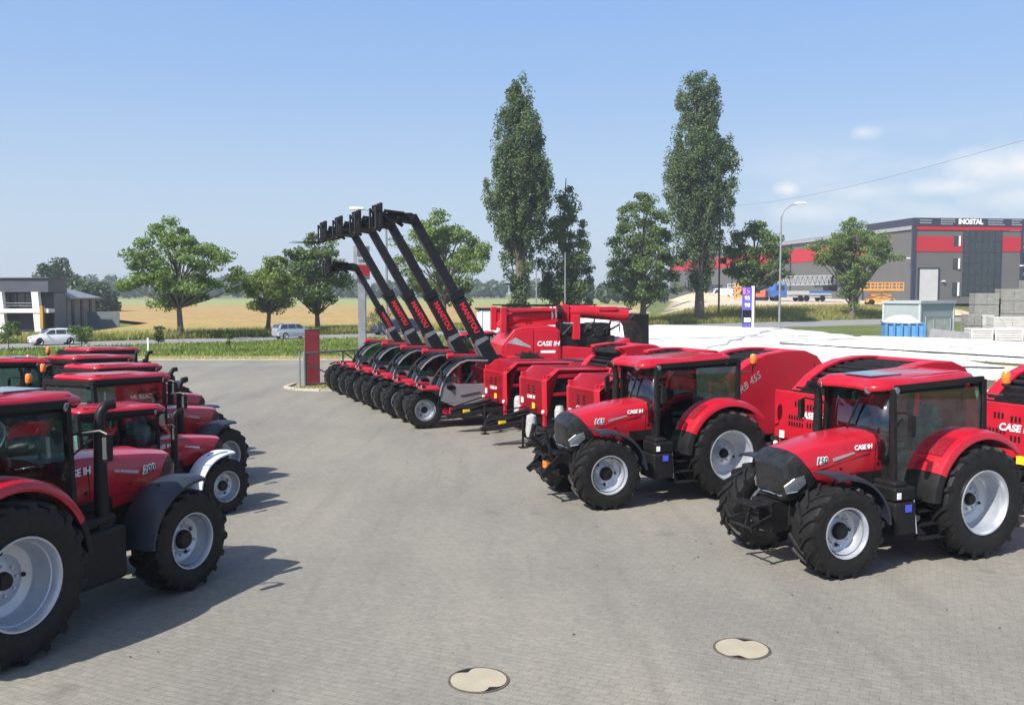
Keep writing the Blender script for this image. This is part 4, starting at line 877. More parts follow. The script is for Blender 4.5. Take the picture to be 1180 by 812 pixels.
# far wood
def wood(name, spans, m, seed, leaf, per):
    rng = np.random.default_rng(seed); P = []; Nn = []
    for (x0,x1,y0,y1,hm,n,zb) in spans:
        for k in range(n):
            x = rng.uniform(x0,x1); y = rng.uniform(y0,y1); h = hm*rng.uniform(.72,1.12); r = hm*.28*rng.uniform(.7,1.3)
            d = rng.normal(size=(per,3)); d /= np.linalg.norm(d,axis=1)[:,None]; q = rng.uniform(.5,1,(per,1))
            P.append(np.array([x,y,zb+h*.58])+d*q*np.array([r,r,h*.45])); Nn.append(d+np.array([0,0,.3])+rng.normal(size=(per,3))*.5)
    P = np.concatenate(P); Nn = np.concatenate(Nn); Nn /= np.linalg.norm(Nn,axis=1)[:,None]
    return tag(link(name, quads_mesh(name,P,Nn,leaf,m,1,rng)), kind='stuff')
wood('far_wood', [(-400,40,562,590,11.5,330,0),(10,150,562,600,9.5,90,0),(-330,-100,600,640,15,90,0)], LF_FAR, 61, 2.2, 150)
wood('distant_trees', [(85,240,420,470,10,60,3),(18,60,300,360,8,16,0)], LF_FAR, 63, 1.6, 200)
for k,(px,d,h,r,sd) in enumerate(((58,205,13.0,3.2,71),(73,210,13.4,3.0,72),(88,190,8.8,4.0,73),(106,185,7.6,3.6,74),(119,190,6.8,3.2,75))):
    tree('garden_tree', ['feathery tall tree behind the dark house, the taller of a pair','feathery tree behind the dark house with a tapering top','rounded bushy tree behind the grey shed roof','lower rounded tree beyond the grey shed','lowest bushy tree at the end of the green panel fence'][k], at(px,d), h, [(.05,r*.7),(.3,r),(.6,r*.9),(.85,r*.55),(1,.3)], 60, 5200, .75, LF_FAR, .25, .9, 1.2, r*.42, sd, 0, 'trees behind the house', .25, .1, .5, 12)
tree('garden_tree','green tree beyond the far corner of the grey hall',at(1186,215,3),15,[(.05,4),(.4,5),(.8,4),(1,1)],60,5200,.75,LF_FAR,.25,.9,1,2,78,0,None,.25,.1,.5,12)
# ------------------------------------------------------------------ buildings
WALLG = mat('grey cladding', (.115,.112,.108), .6, 0, .05, .4)
BANDR = mat('red cladding', (.42,.014,.026), .5, 0, .05, .4)
NAVY = mat('navy sign board', (.03,.035,.06), .5, 0, .1, .6)
CURT = mat('curtain wall glass', (.02,.028,.028), .05, 0, .2, .5, coat=.8)
WIN = mat('window glass', (.03,.035,.04), .08, 0, .2, 1, coat=.6)
CONC = mat('concrete block', (.25,.245,.235), .85, 0, .2, 2.5, bump=.5, bscale=12)
PANEL = mat('pale panel', (.30,.345,.355), .5, 0, .06, 1)
DWALL = mat('charcoal wall', (.06,.062,.075), .6, 0, .12, .8)
ROOFG = mat('grey roof sheet', (.30,.31,.33), .5, .1, .1, .8)
def dirmat(base, e1): return None
def frame_box(mb, O, e1, e2, u0, u1, v0, v1, z0, z1):
    p = lambda u,v,z: Vector((O.x+e1.x*u+e2.x*v, O.y+e1.y*u+e2.y*v, z))
    return mb.hexa([p(u0,v0,z0),p(u1,v0,z0),p(u1,v1,z0),p(u0,v1,z0),p(u0,v0,z1),p(u1,v0,z1),p(u1,v1,z1),p(u0,v1,z1)])
hall = thing('industrial_hall','long grey hall with a red band and a tall glazed end block','building',(0,0,0))
O = Vector((80.2,185)); e1 = Vector((.992,.127)); e2 = Vector((-.127,.992)); zb = 2.0
def U(px): k = (px-590)/F; return (k*O.y-O.x)/(e1.x-k*e1.y)
def Z(py, u=10): return zz(py, O.y+e1.y*u)
b = MB(); frame_box(b,O,e1,e2,0,23.6,.02,18,zb,Z(266)); b.build('end_block', WALLG, hall, 0)
b = MB(); frame_box(b,O,e1,e2,-.25,23.85,-.25,18.2,Z(261.3),Z(252.3)); sg = b.build('sign_board', NAVY, hall, 0)
b = MB(); frame_box(b,O,e1,e2,-.1,23.7,-.16,.0,Z(265.8),Z(261.4)); b.build('red_strip', BANDR, hall, 0)
b = MB(); frame_box(b,O,e1,e2,.5,U(1106),-.08,.0,Z(290.5),Z(273)); b.build('red_band', BANDR, hall, 0); b = MB(); frame_box(b,O,e1,e2,U(1152),23.2,-.08,.0,Z(290),Z(273)); b.build('red_band', BANDR, hall, 0)
b = MB(); frame_box(b,O,e1,e2,-.28,.42,-.22,.3,zb,Z(261.4)); frame_box(b,O,e1,e2,23.2,23.75,-.2,.3,zb,Z(261.4)); b.build('corner_trim', NAVY, hall, 0)
b = MB(); frame_box(b,O,e1,e2,U(1107),U(1151),-.06,.0,Z(341),Z(266)); cw = b.build('curtain_wall', CURT, hall, 0)
b = MB()
for k in range(7): u = U(1107)+(U(1151)-U(1107))*k/6; frame_box(b,O,e1,e2,u-.06,u+.06,-.14,-.065,Z(341),Z(266))
for k in range(1,6): z = Z(341)+(Z(266)-Z(341))*k/6; frame_box(b,O,e1,e2,U(1107),U(1151),-.12,-.07,z-.05,z+.05)
b.build('mullion', NAVY, cw, 0)
for y0,y1 in ((272.5,284),(298,310),(325.5,341)):
    b = MB(); frame_box(b,O,e1,e2,U(1096),U(1102.5),-.12,.0,Z(y1),Z(y0)); w = b.build('window', WIN, hall, 0)
    b = MB(); frame_box(b,O,e1,e2,U(1101.6),U(1103.2),-.3,.0,Z(y1),Z(y0)); b.build('window_reveal', WLET, w, 0)
b = MB(); frame_box(b,O,e1,e2,U(1057),U(1079),-.10,.0,zb,Z(310)); gdr = b.build('garage_door', mat('pale door', (.50,.50,.50), .5, 0, .06, 1), hall, 0)
b = MB(); frame_box(b,O,e1,e2,U(1056),U(1057.5),-.2,.0,zb,Z(309)); frame_box(b,O,e1,e2,U(1079),U(1080.5),-.2,.0,zb,Z(309)); frame_box(b,O,e1,e2,U(1056),U(1080.5),-.2,.0,Z(309.9),Z(308.6)); b.build('door_frame', NAVY, gdr, 0)
for px,py in ((1085,324),(1174,306),(1044,298)):
    b = MB(); u = U(px); frame_box(b,O,e1,e2,u-.25,u+.25,-.5,.0,Z(py)-.12,Z(py)+.12); b.build('wall_lamp', WLET, hall, 0)
X1 = Vector((e1.x,e1.y,0))
def put(txt, px, py, size, **k):
    u = U(px); p = Vector((O.x+e1.x*u-e2.x*.30, O.y+e1.y*u-e2.y*.30, Z(py))); lettering(txt,size,p,X1,(0,0,1),WLET,sg,'sign_lettering',**k)
put('INOSTAL',1114,256.5,1.35,bold=.06,spacing=.95)
b = MB(); rr = random.Random(4)
for (x0,x1,rows) in ((1056,1075,(255,258)),(1080,1097,(254,256.5,259)),(1134,1160,(254,256.7,259.3)),(1161,1173,(254,256.7,259.3))):
    for ry in rows:
        x = x0; e = x0+(x1-x0)*rr.uniform(.6,1)
        while x < e:
            w = rr.uniform(.5,1.3); u = U(x); frame_box(b,O,e1,e2,u,u+w*.17,-.285,-.252,Z(ry)-.11,Z(ry)+.11); x += w+.35
b.build('small_print', SILV, sg, 0)
# long side
Ls = 165; zt0 = Z(262,0); zt1 = 4.2+ (337.3-296.5)/F*349
b = MB(); p = lambda u,v,z: Vector((O.x+e1.x*u+e2.x*v, O.y+e1.y*u+e2.y*v, z))
b.hexa([p(.3,.3,zb),p(21,.3,zb),p(21,Ls,zb),p(.3,Ls,zb),p(.3,.3,zt0),p(21,.3,zt0),p(21,Ls,zt0),p(.3,Ls,zt0)]); b.build('side_wall', WALLG, hall, 0)
b = MB(); b.hexa([p(.2,.35,zt0),p(20,.35,zt0),p(20,Ls,zt0),p(.2,Ls,zt0),p(-.2,.3,zt0+.35),p(20,.35,zt0+1.3),p(20,Ls,zt0+1.3),p(-.2,Ls,zt0+.35)]); frame_box(b,O,e1,e2,-.35,.28,.4,Ls,zt0-.5,zt0+.25); b.build('roof', ROOFG, hall, 0)
b = MB()
frame_box(b,O,e1,e2,8,10,20,150,zt0+.6,zt0+1.5)
b.build('roof_light', ROOFG, hall, 0)
zr1 = Z(281.5,0); zr0 = Z(307,0)
b = MB(); frame_box(b,O,e1,e2,.2,.31,.35,Ls,12.0,15.4); b.build('side_band', BANDR, hall, 0)
for k,(v0,v1,z0,z1) in enumerate(((26,44,5.6,7.2),(62,80,5.4,7.0),(108,126,5.2,6.8),(138,152,5,6.6))):
    b = MB(); frame_box(b,O,e1,e2,.2,.31,v0,v1,z0,z1); w = b.build('strip_window', WIN, hall, 0)
    b = MB()
    for q in range(6): v = v0+(v1-v0)*q/5; frame_box(b,O,e1,e2,.1,.19,v-.12,v+.12,z0,z1)
    b.build('window_frame', WALLG, w, 0)
b = MB(); frame_box(b,O,e1,e2,.2,.31,92,104,zb,7.0); dw = b.build('roller_door', mat('roller door', (.45,.47,.5), .5, 0, .1, 1), hall, 0)
b = MB()
for q in range(4): frame_box(b,O,e1,e2,.12,.19,93,103,3.6+q*.9,3.95+q*.9)
b.build('door_pane', WIN, dw, 0)
for v in (20,58,100,134):
    b = MB(); frame_box(b,O,e1,e2,.05,.31,v-.15,v+.15,zb,zt0); b.build('downpipe', NAVY, hall, 0)

# charcoal house on the far side of the road
hs = thing('house','two storey charcoal house with white pillars and a balcony beam','building',(0,0,0))
D0 = 100.; hx = lambda px, d=D0: (px-590)/F*d
b = MB(); b.bx(-72,hx(60),100.4,103.2,0,zz(336,D0)); b.build('wall', DWALL, hs, 0)
b = MB(); b.bx(-73,hx(61),99.2,103.4,zz(336.5,D0),zz(321,D0)); b.bx(-73.2,hx(61)+.15,99.0,103.6,zz(321,D0),zz(320,D0)); b.build('roof_fascia', mat('slate fascia', (.075,.08,.11), .5, 0, .15, .5), hs, 0)
b = MB(); b.bx(-72,hx(62),98.9,100.3,zz(360,D0),zz(355.5,D0)); b.build('balcony_beam', WHITE, hs, 0)
for px in (-22,8,49):
    b = MB(); b.hexa([Vector(q) for q in ((hx(px)-.35,99.0,0),(hx(px)+.35,99.0,0),(hx(px)+.35,99.6,0),(hx(px)-.35,99.6,0),(hx(px)-.62,99.0,4.28),(hx(px)+.1,99.0,4.28),(hx(px)+.1,99.6,4.28),(hx(px)-.62,99.6,4.28))]); b.build('pillar', WHITE, hs, 0)
for px0,px1 in ((-17,3),(10,47)):
    b = MB(); b.bx(hx(px0),hx(px1),100.25,100.38,zz(353,D0),zz(338,D0)); w = b.build('window', WIN, hs, 0)
    b = MB()
    for q in range(1,4): x = hx(px0)+(hx(px1)-hx(px0))*q/4; b.bx(x-.04,x+.04,100.18,100.245,zz(353,D0),zz(338,D0))
    b.build('window_frame', NAVY, w, 0)
    b = MB(); b.tube([(hx(px0),99.3,zz(349,D0)),(hx(px1),99.3,zz(349,D0))],.03,6); b.tube([(hx(px0),99.3,zz(352,D0)),(hx(px1),99.3,zz(352,D0))],.02,6); b.build('railing', GREY, hs)
    b = MB(); b.bx(hx(px0)+.3,hx(px1)-.1,100.25,100.38,.05,zz(362.5,D0)); g = b.build('garage_door', NAVY, hs, 0)
    b = MB()
    for q in range(4): b.bx(hx(px0)+.3,hx(px1)-.1,100.20,100.245,.35+.4*q,.38+.4*q)
    b.build('door_groove', DWALL, g, 0)
b = MB(); b.bx(hx(53),hx(59.5),100.25,100.38,.1,zz(359,D0)); b.build('front_door', BLK, hs, 0)
b = MB(); b.bx(hx(60)+.004,hx(60)+.09,100.5,103.1,0,zz(338,D0)); b.build('side_panel', mat('weathered panel', (.17,.175,.19), .6, 0, .25, .7), hs, 0)
b = MB(); b.bx(hx(53.5),hx(57),98.6,98.9,zz(378,D0),zz(352,D0)); o = b.build('yellow_banner', mat('ochre banner', (.45,.25,.03), .7, 0, .2, 2), hs, 0)
sh = thing('shed','pale boarded shed with a grey sloping roof next to the charcoal house','building',(0,0,0))
d1 = 108.; sx = lambda px: (px-590)/F*d1
b = MB(); b.bx(-60,-49.9,103.5,110.5,0,3.5); b.build('wall', mat('boarded wall', (.27,.25,.22), .8, 0, .2, .8), sh, 0)
b = MB(); b.loft([[Vector(q) for q in ((-60.4,103.3,z),(-49.4,103.3,z),(-49.4,111,z),(-60.4,111,z))] for z in (3.5,3.62)]+[[Vector(q) for q in ((-57,104.6,4.95),(-51.6,104.6,4.95),(-51.6,105.4,4.95),(-57,105.4,4.95))]]); b.build('roof', ROOFG, sh, 0)
for yy in (104.4,106.6,108.8):
    b = MB(); b.bx(-49.896,-49.8,yy,yy+.6,0,3.4); b.build('dark_post', NAVY, sh, 0)
b = MB(); b.bx(-49.3,-45.6,107.0,107.1,0,2.0); fn = b.build('panel_fence', mat('green grey panel', (.11,.14,.15), .7, 0, .2, 1), None, 0); tag(fn,'grey green panel fence beside the boarded shed','fence')
b = MB()
for k in range(40):
    x = rg.uniform(-51,-42.5); y = rg.uniform(87,92); s = rg.uniform(.15,.45); b.box((x,y,s*.4),(s*2,s*1.4,s), Matrix.Rotation(rg.uniform(0,3),3,'Z'))
tag(b.build('stone_heap', CONC, None, 0), 'long heap of pale stones in front of the charcoal house','stones', None, 'stuff')

# site office, skip, block stacks
of = thing('site_office','pale grey flat roofed cabin with a wide window behind the blue skip','cabin',(0,0,0))
A = at(1060,68); ea = (at(1018,70.5)-A).to_2d().normalized(); la = (at(1018,70.5)-A).to_2d().length; ebv = Vector((-ea.y,ea.x)) if -ea.y > 0 else Vector((ea.y,-ea.x)); lb = 3.4
O2 = A.to_2d(); zt = zz(346.5,68)
b = MB(); frame_box(b,O2,ea,ebv,0,la,0,lb+1,0,zt-.22); b.build('wall', PANEL, of, 0)
b = MB(); frame_box(b,O2,ea,ebv,-.12,la+.12,-.12,lb+1.12,zt-.22,zt); b.build('roof', mat('cabin roof edge', (.36,.40,.42), .5, 0, .05, 1), of, 0)
b = MB(); frame_box(b,O2,ea,ebv,-.04,.0,.7,3.9,.8,2.4); w = b.build('window', mat('pale window', (.42,.47,.42), .15, 0, .3, 1.5, coat=.5), of, 0)
b = MB()
for v in (.65,1.7,3.9): frame_box(b,O2,ea,ebv,-.08,-.042,v,v+.07,.75,2.45)
frame_box(b,O2,ea,ebv,-.08,-.042,.73,3.9,.70,.78); frame_box(b,O2,ea,ebv,-.08,-.042,.73,3.9,2.41,2.47); b.build('window_frame', PANEL, w, 0)
for (u,v) in ((-.06,-.06),(la-.08,-.06),(-.06,lb+.9)):
    b = MB(); frame_box(b,O2,ea,ebv,u,u+.16,v,v+.16,0,zt-.23); b.build('corner_post', mat('white corner', (.45,.48,.49), .5, 0, .05, 1), of, 0)
SKB = mat('blue skip paint', (.09,.28,.55), .5, 0, .12, 1.5, dust=.15)
sk = thing('skip','blue steel skip heaped with white bags in front of the pale cabin','skip',(0,0,0))
sa, sb = at(1021,62), at(1060,62); zt = zz(373,62)
b = MB(); b.slab([(sa.x,62),(sb.x,61.4),(sb.x+1,64.2),(sa.x+.8,64.8)],.1,zt); b.build('container', SKB, sk, 0, .03)
b = MB()
for k in range(6): x = sa.x+(sb.x-sa.x)*k/5; b.bx(x-.05,x+.05,61.15-.6*k/5+.65,61.35-.6*k/5+.65,.1,zt)
b.build('rib', SKB, sk, 0)
b = MB(); b.slab([(sa.x-.08,61.9),(sb.x+.08,61.3),(sb.x+1.05,64.25),(sa.x+.75,64.9)],zt,zt+.08); b.build('rim', mat('skip rim', (.12,.2,.32), .5, 0, .1, 2), sk, 0)
b = MB(); rings = []
for k in range(5):
    f = k/4; rings.append([Vector(((sa.x+sb.x)/2+.4+(sb.x-sa.x)*.5*(1-f**1.6)*math.cos(a)*1.02, 63.1+1.6*(1-f**1.6)*math.sin(a), zt+.05+.62*f+.05*math.sin(a*5+k))) for a in [2*PI*q/18 for q in range(18)]])
b.loft(rings[:-1]); hp = b.build('white_bags', mat('white bags', (.7,.69,.66), .7, 0, .15, 3, bump=.8, bscale=5), sk, 60)
def crate_stack(label, px, d, w, tiers, th, z0, m, name='block_pallet', depth=1.6, grp='pallets of concrete blocks', slats=False):
    t = thing(name, label, 'pallet', at(px,d,z0), R(-8), grp)
    for k in range(tiers):
        b = MB()
        if slats:
            for q in range(5): b.bx(-w/2,w/2,-depth/2,depth/2,k*th+.06+q*th/5.2,k*th+.06+q*th/5.2+th/8)
            b.bx(-w/2+.05,w/2-.05,-depth/2+.06,depth/2-.06,k*th,k*th+th*.97)
            for x in (-w/2,w/2-.08): b.bx(x,x+.08,-depth/2-.03,-depth/2,k*th,k*th+th*.98)
        else:
            nx_ = 2
            for q in range(nx_):
                for z in range(4):
                    g = .015; jx = rg.uniform(-.02,.02); b.bx(-w/2+q*w/nx_+g*.6+jx,-w/2+(q+1)*w/nx_-g*.6+jx,-depth/2+abs(jx),depth/2,k*th+.12+z*(th-.14)/4+g/2,k*th+.12+(z+1)*(th-.14)/4-g/2)
            b.bx(-w/2,w/2,-depth/2+.02,depth/2-.02,k*th+.02,k*th+.11)
            b.bx(-w/2+.05,w/2-.05,-depth/2+.1,depth/2-.1,k*th+.11,k*th+th-.03)
        b.build('tier', m, t, 0)
    return t
LC = mat('light concrete', (.50,.49,.47), .85, 0, .12, 1.5, bump=.4)
WSL = mat('whitewashed slats', (.66,.64,.60), .8, 0, .12, 3)
crate_stack('grey block stack nearest to the glazed hall end, three tiers high',1133,86,2.1,4,1.12,-.3,CONC)
crate_stack('tall grey block stack beside the last one, four tiers high',1164,86,2.3,4,1.17,-.1,CONC)
crate_stack('tallest grey block stack at the edge of the yard',1190,87,2.1,5,1.12,-.2,CONC)
crate_stack('low pair of dark strapped block pallets behind the cabin',1119,76,1.1,2,.95,.55,CONC,grp='low pallets behind the cabin')
crate_stack('low strapped block pallet with pale top next to the slatted crates',1134,76,1.0,2,.95,.5,LC,grp='low pallets behind the cabin')
crate_stack('broken slab stack with loose white pieces on top',1162,70,2.7,2,1.0,.4,LC,grp='low pallets behind the cabin')
crate_stack('white slatted crate beside the pale cabin',1128,56,1.25,2,.75,.55,WSL,'slatted_crate',1.2,'white slatted crates',True)
crate_stack('white slatted crate between two like it',1159,56,1.6,2,.75,.55,WSL,'slatted_crate',1.2,'white slatted crates',True)
crate_stack('white slatted crate cut by the edge of the photo',1194,56,1.6,2,.75,.55,WSL,'slatted_crate',1.2,'white slatted crates',True)
b = MB(); pA, pB = at(1072,58,0), at(1118,52,0)
n_ = 14
for k in range(n_):
    a = pA.lerp(pB,k/n_); c = pA.lerp(pB,(k+.9)/n_); b.beam((a.x,a.y,1.15),(c.x,c.y,1.15),.05,1.6 if k else 1.6)
tag(b.build('board_fence', mat('grey boards', (.40,.39,.40), .8, 0, .15, 2), None, 0),'low grey board fence below the cabin window','fence')

# white sheeting over long stacks
def mk_sheet(nt, N, L, b):
    tc = N.new('ShaderNodeTexCoord'); v = tc.outputs['Object']
    n1 = noise(N,L,mapping(N,L,v,(.5,1.2,1),R(-35)),1.0,4); n2 = noise(N,L,v,3,5)
    r = ramp(N,[(.3,(.58,.57,.53)),(.48,(.72,.715,.69)),(.65,(.80,.795,.78))]); L.new(n1.outputs[0], r.inputs[0]); L.new(r.outputs[0], b.inputs['Base Color']); b.inputs['Roughness'].default_value = .45
    ad = N.new('ShaderNodeMath'); ad.operation = 'ADD'; L.new(n1.outputs[0], ad.inputs[0]); L.new(n2.outputs[0], ad.inputs[1])
    bp = N.new('ShaderNodeBump'); bp.inputs['Strength'].default_value = .8; bp.inputs['Distance'].default_value = .2; L.new(ad.outputs[0], bp.inputs['Height']); L.new(bp.outputs[0], b.inputs['Normal'])
SHEET = gnode('white plastic sheeting', mk_sheet)
CREAM = mat('cream wrapped bales', (.70,.62,.42), .6, 0, .12, .8, bump=.5, bscale=4)
def covered(label, poly, z0, z1, skirt=.45):
    t = thing('covered_stack', label, 'covered stack', (0,0,0), 0, 'stacks under white sheeting')
    c = sum((Vector(p) for p in poly), Vector((0,0)))/len(poly)
    def dense(pl, n=9): return [Vector(pl[i]).lerp(Vector(pl[(i+1)%len(pl)]),k/n) for i in range(len(pl)) for k in range(n)]
    dp = dense(poly)
    b = MB(); b.loft([[Vector((*(c+(p-c)*.985),z0)) for p in dp],[Vector((*(c+(p-c)*.985),z1-.05)) for p in dp]]); b.build('bales', CREAM, t, 30)
    b = MB(); rr = random.Random(len(label)); rings = []
    prof = [(1.004,z1-skirt),(1.006,z1-.12),(1.0,z1-.02),(.985,z1+.04),(.9,z1+.09),(.7,z1+.10),(.45,z1+.13),(.2,z1+.12)]
    for f,z in prof: rings.append([Vector((*(c+(p-c)*(f+rr.uniform(-.004,.004))), z+rr.uniform(-.04,.04)+(rr.uniform(-.22,.06) if z < z1-.3 else 0))) for p in dp])
    b.loft(rings, False); b.add(rings[-1],[tuple(range(len(dp)))]); b.build('white_sheet', SHEET, t, 60)
    b = MB()
    b.tube([Vector((*(c+(p-c)*1.004), z1-.02)) for p in dp], .03, 5); b.build('rope', BLK, t)
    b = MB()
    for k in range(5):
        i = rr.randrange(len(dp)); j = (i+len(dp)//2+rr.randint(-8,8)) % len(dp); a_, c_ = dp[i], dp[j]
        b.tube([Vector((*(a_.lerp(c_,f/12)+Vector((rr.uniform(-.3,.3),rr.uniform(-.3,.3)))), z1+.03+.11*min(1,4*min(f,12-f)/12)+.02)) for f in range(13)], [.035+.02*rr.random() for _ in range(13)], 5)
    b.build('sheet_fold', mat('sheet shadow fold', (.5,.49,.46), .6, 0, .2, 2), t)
    return t
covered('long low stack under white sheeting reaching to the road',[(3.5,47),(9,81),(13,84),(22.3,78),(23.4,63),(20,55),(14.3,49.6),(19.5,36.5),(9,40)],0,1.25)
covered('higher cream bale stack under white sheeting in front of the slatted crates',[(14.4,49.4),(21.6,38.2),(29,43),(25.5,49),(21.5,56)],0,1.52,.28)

# white trailer behind the combine
tr = thing('box_trailer','white ribbed box trailer parked behind the combine','trailer',at(552,48),R(5))
b = MB(); b.bx(0,8.0,0,2.4,1.0,3.3); b.build('box', WHITE, tr, 30, .03)
b = MB()
for k in range(17): b.bx(.1+.48*k,.16+.48*k,-.05,-.002,1.05,3.25)
b.build('rib', WHITE, tr, 0)
b = MB(); b.bx(-.1,8.1,-.06,2.46,3.3,3.38).bx(.2,7.8,.3,2.1,.75,1.0); b.build('rail', BLK, tr, 0)
for x in (5.6,6.9):
    for y in (.1,2.3):
        b = MB(); b.lathe([(.2,-.12),(.45,-.14),(.5,-.08),(.5,.08),(.45,.14),(.2,.12),(0,.1)],24,(x,y,.5)); b.build('wheel', TYRE, tr)
b = MB(); b.beam((.6,.4,0.0),(.6,.4,1.0),.12,.12).beam((.6,2.0,0.0),(.6,2.0,1.0),.12,.12); b.build('landing_leg', BLK2, tr, 0)

# ------------------------------------------------------------------ street furniture
GALV = mat('galvanised steel', (.27,.285,.30), .45, .5, .1, 3)
def lamp(label, px, d, top, arm, head_d=0):
    t = thing('street_lamp', label, 'street lamp', at(px,d), 0, None)
    b = MB(); s = 1 if arm > 0 else -1
    b.tube([(0,0,0),(0,0,top*.8),(0,0,top*.9),(arm*.15,0,top*.955),(arm*.5,0,top*.99),(arm*.9,0,top)],[.10,.075,.07,.05,.04,.035],8); b.build('pole', GALV, t)
    b = MB(); c = Vector((arm,0,top+.02)); b.loft([[c+Vector((s*x,y*w,z)) for y,z in ((-1,0),(-.7,.10),(.7,.10),(1,0),(.6,-.05),(-.6,-.05))] for x,w in ((-.45,.08),(-.2,.16),(.2,.2),(.45,.1))]); b.build('lamp_head', WHITE, t, 40)
    return t
lamp('tall curved street lamp in front of the grey hall',898,76,zz(236,76),1.55)
lamp('street lamp with a white head above the telehandler forks',446,60,zz(242,60),-1.9)
for px,d,y,lab in ((651,63,291,'thin grey pole in front of the narrow dark tree'),(618,66,303,'thin pale pole beside the pointed poplar')):
    b = MB(); b.tube([(0,0,0),(0,0,zz(y,d))],[.06,.04],8); o = b.build('pole', GALV); o.location = at(px,d); tag(o,lab,'pole')
ps = thing('price_sign','slim blue price sign with a white edge post by the road','sign',at(861,76))
b = MB(); b.bx(-.42,.34,-.1,.1,0,zz(331,76)); b.build('sign_body', mat('sign blue', (.10,.09,.42), .4, 0, .1, 1), ps, 0)
b = MB(); b.bx(.34,.52,-.13,.13,0,zz(329.5,76)); b.build('edge_post', WHITE, ps, 0)
b = MB(); b.bx(-.42,.34,-.112,-.102,zz(372,76),zz(357,76)); b.build('dark_panel', BLK, ps, 0)
b = MB(); b.prism([(-.1,zz(336.2,76)-.25),(.2,zz(336.2,76)),(-.1,zz(336.2,76)+.25),(-.02,zz(336.2,76))],-.115,-.103); b.bx(-.42,-.2,-.112,-.104,zz(339,76),zz(331.5,76)); b.build('arrow_mark', mat('magenta mark', (.6,.15,.35), .4, 0, .1, 2), ps, 0)
for y,txt in ((343.5,'95'),(351.5,'98')):
    lettering(txt,.46 if len(txt) < 3 else .34,(-.04,-.114,zz(y,76)),(1,0,0),(0,0,1),WLET,ps,'price_lettering',bold=.02)
pk_ = thing('red_pillar','dark red steel pillar standing behind the gate','pillar',at(359.5,41.9),R(8))
b = MB(); b.bx(-.32,.32,-.15,.15,0,2.5); b.build('cabinet', mat('dark red paint', (.12,.006,.012), .45, 0, .1, 2), pk_, 0, .012)
b = MB(); b.bx(-.34,.34,-.17,.17,0,.06).bx(-.33,.33,-.16,.16,2.5,2.53); b.build('plinth', BLK, pk_, 0)
DKST = mat('dull grey tube', (.12,.125,.13), .5, .3, .15, 3)
gt = thing('swing_gate','grey tubular steel gate with diagonal braces beside the red pillar','gate',(0,0,0))
g0, g1 = at(350,40.6), Vector((-5.6,45.6,0)); gd_ = (g1-g0)
b = MB(); b.tube([g0+Vector((0,0,0)),g0+Vector((0,0,1.62))],.05,8); b.tube([g0+Vector((-.22,.05,0)),g0+Vector((-.22,.05,1.6))],.04,8); b.build('gate_post', GALV, gt)
b = MB(); up = Vector((0,0,1))
b.tube([g0+up*1.52,g1+up*1.52],.05,8).tube([g0+up*.12,g1+up*.12],.045,8)
for f in (.02,.38,.5,.75,.98): b.tube([g0+gd_*f+up*.12,g0+gd_*f+up*1.52],.038,6)
b.tube([g0+gd_*.02+up*1.1,g0+gd_*.38+up*.12],.034,6).tube([g0+gd_*.38+up*1.5,g0+gd_*.75+up*.12],.034,6)
b.build('gate_frame', DKST, gt)
b = MB(); b.bx(-.02,.02,-.02,.02,0,0.01); pl = thing('pylon_sign','tall grey dealer pylon with a red and white sign board at its top','sign',at(417.5,49),0)
b = MB(); b.bx(-.2,.2,-.16,.16,0,zz(318,49)); b.build('column', GALV, pl, 0, .02)
b = MB(); rot = Matrix.Rotation(R(42),3,'Z'); b.box((0,0,(zz(284,49)+zz(322,49))/2),(.80,.36,zz(284,49)-zz(322,49)),rot); bd = b.build('sign_board', GALV, pl, 0, .02)
nrm = rot @ Vector((0,-1,0)); xa = rot @ Vector((1,0,0)); bzz = zz(312,49)
b = MB(); c = Vector((0,0,bzz))+nrm*.185; b.hexa([c+xa*q*.37+up*z+nrm*w for w in (-.003,.012) for q,z in ((-1,-.28),(1,-.28),(1,.28),(-1,.28))]); b.build('red_field', RLET, bd, 0)
b = MB(); c = Vector((0,0,zz(301,49)))+nrm*.185; b.hexa([c+xa*q*.37+up*z+nrm*w for w in (-.003,.012) for q,z in ((-1,-.20),(1,-.20),(1,.20),(-1,.20))]); b.build('white_field', WLET, bd, 0)
lettering('CASE IH',.19,Vector((0,0,zz(301,49)))+nrm*.20,xa,(0,0,1),KLET,bd,bold=.03)
b = MB(); b.bx(-.3,.25,-.118,-.113,zz(371,76),zz(366,76)); b.build('white_field', WLET, ps, 0)
# overhead cable with its far pole
cp = thing('utility_pole','slim wooden pole behind the blunt topped poplar','pole',at(828,137)); b = MB(); ht = zz(240,137); b.tube([(0,0,0),(0,0,ht+.3)],[.16,.11],8); b.build('pole_shaft', BARK, cp); b = MB(); b.beam((-.6,0,ht),(.6,0,ht),.1,.1); b.build('cross_arm', BARK, cp)
a0, a1 = at(828,137,zz(240,137)), at(1290,44,zz(131,44))
b = MB(); b.tube([a0.lerp(a1,k/30)-up*(.9*math.sin(PI*k/30)) for k in range(31)],.012,5); tag(b.build('overhead_cable', GREY), 'thin overhead cable rising across the sky','cable')

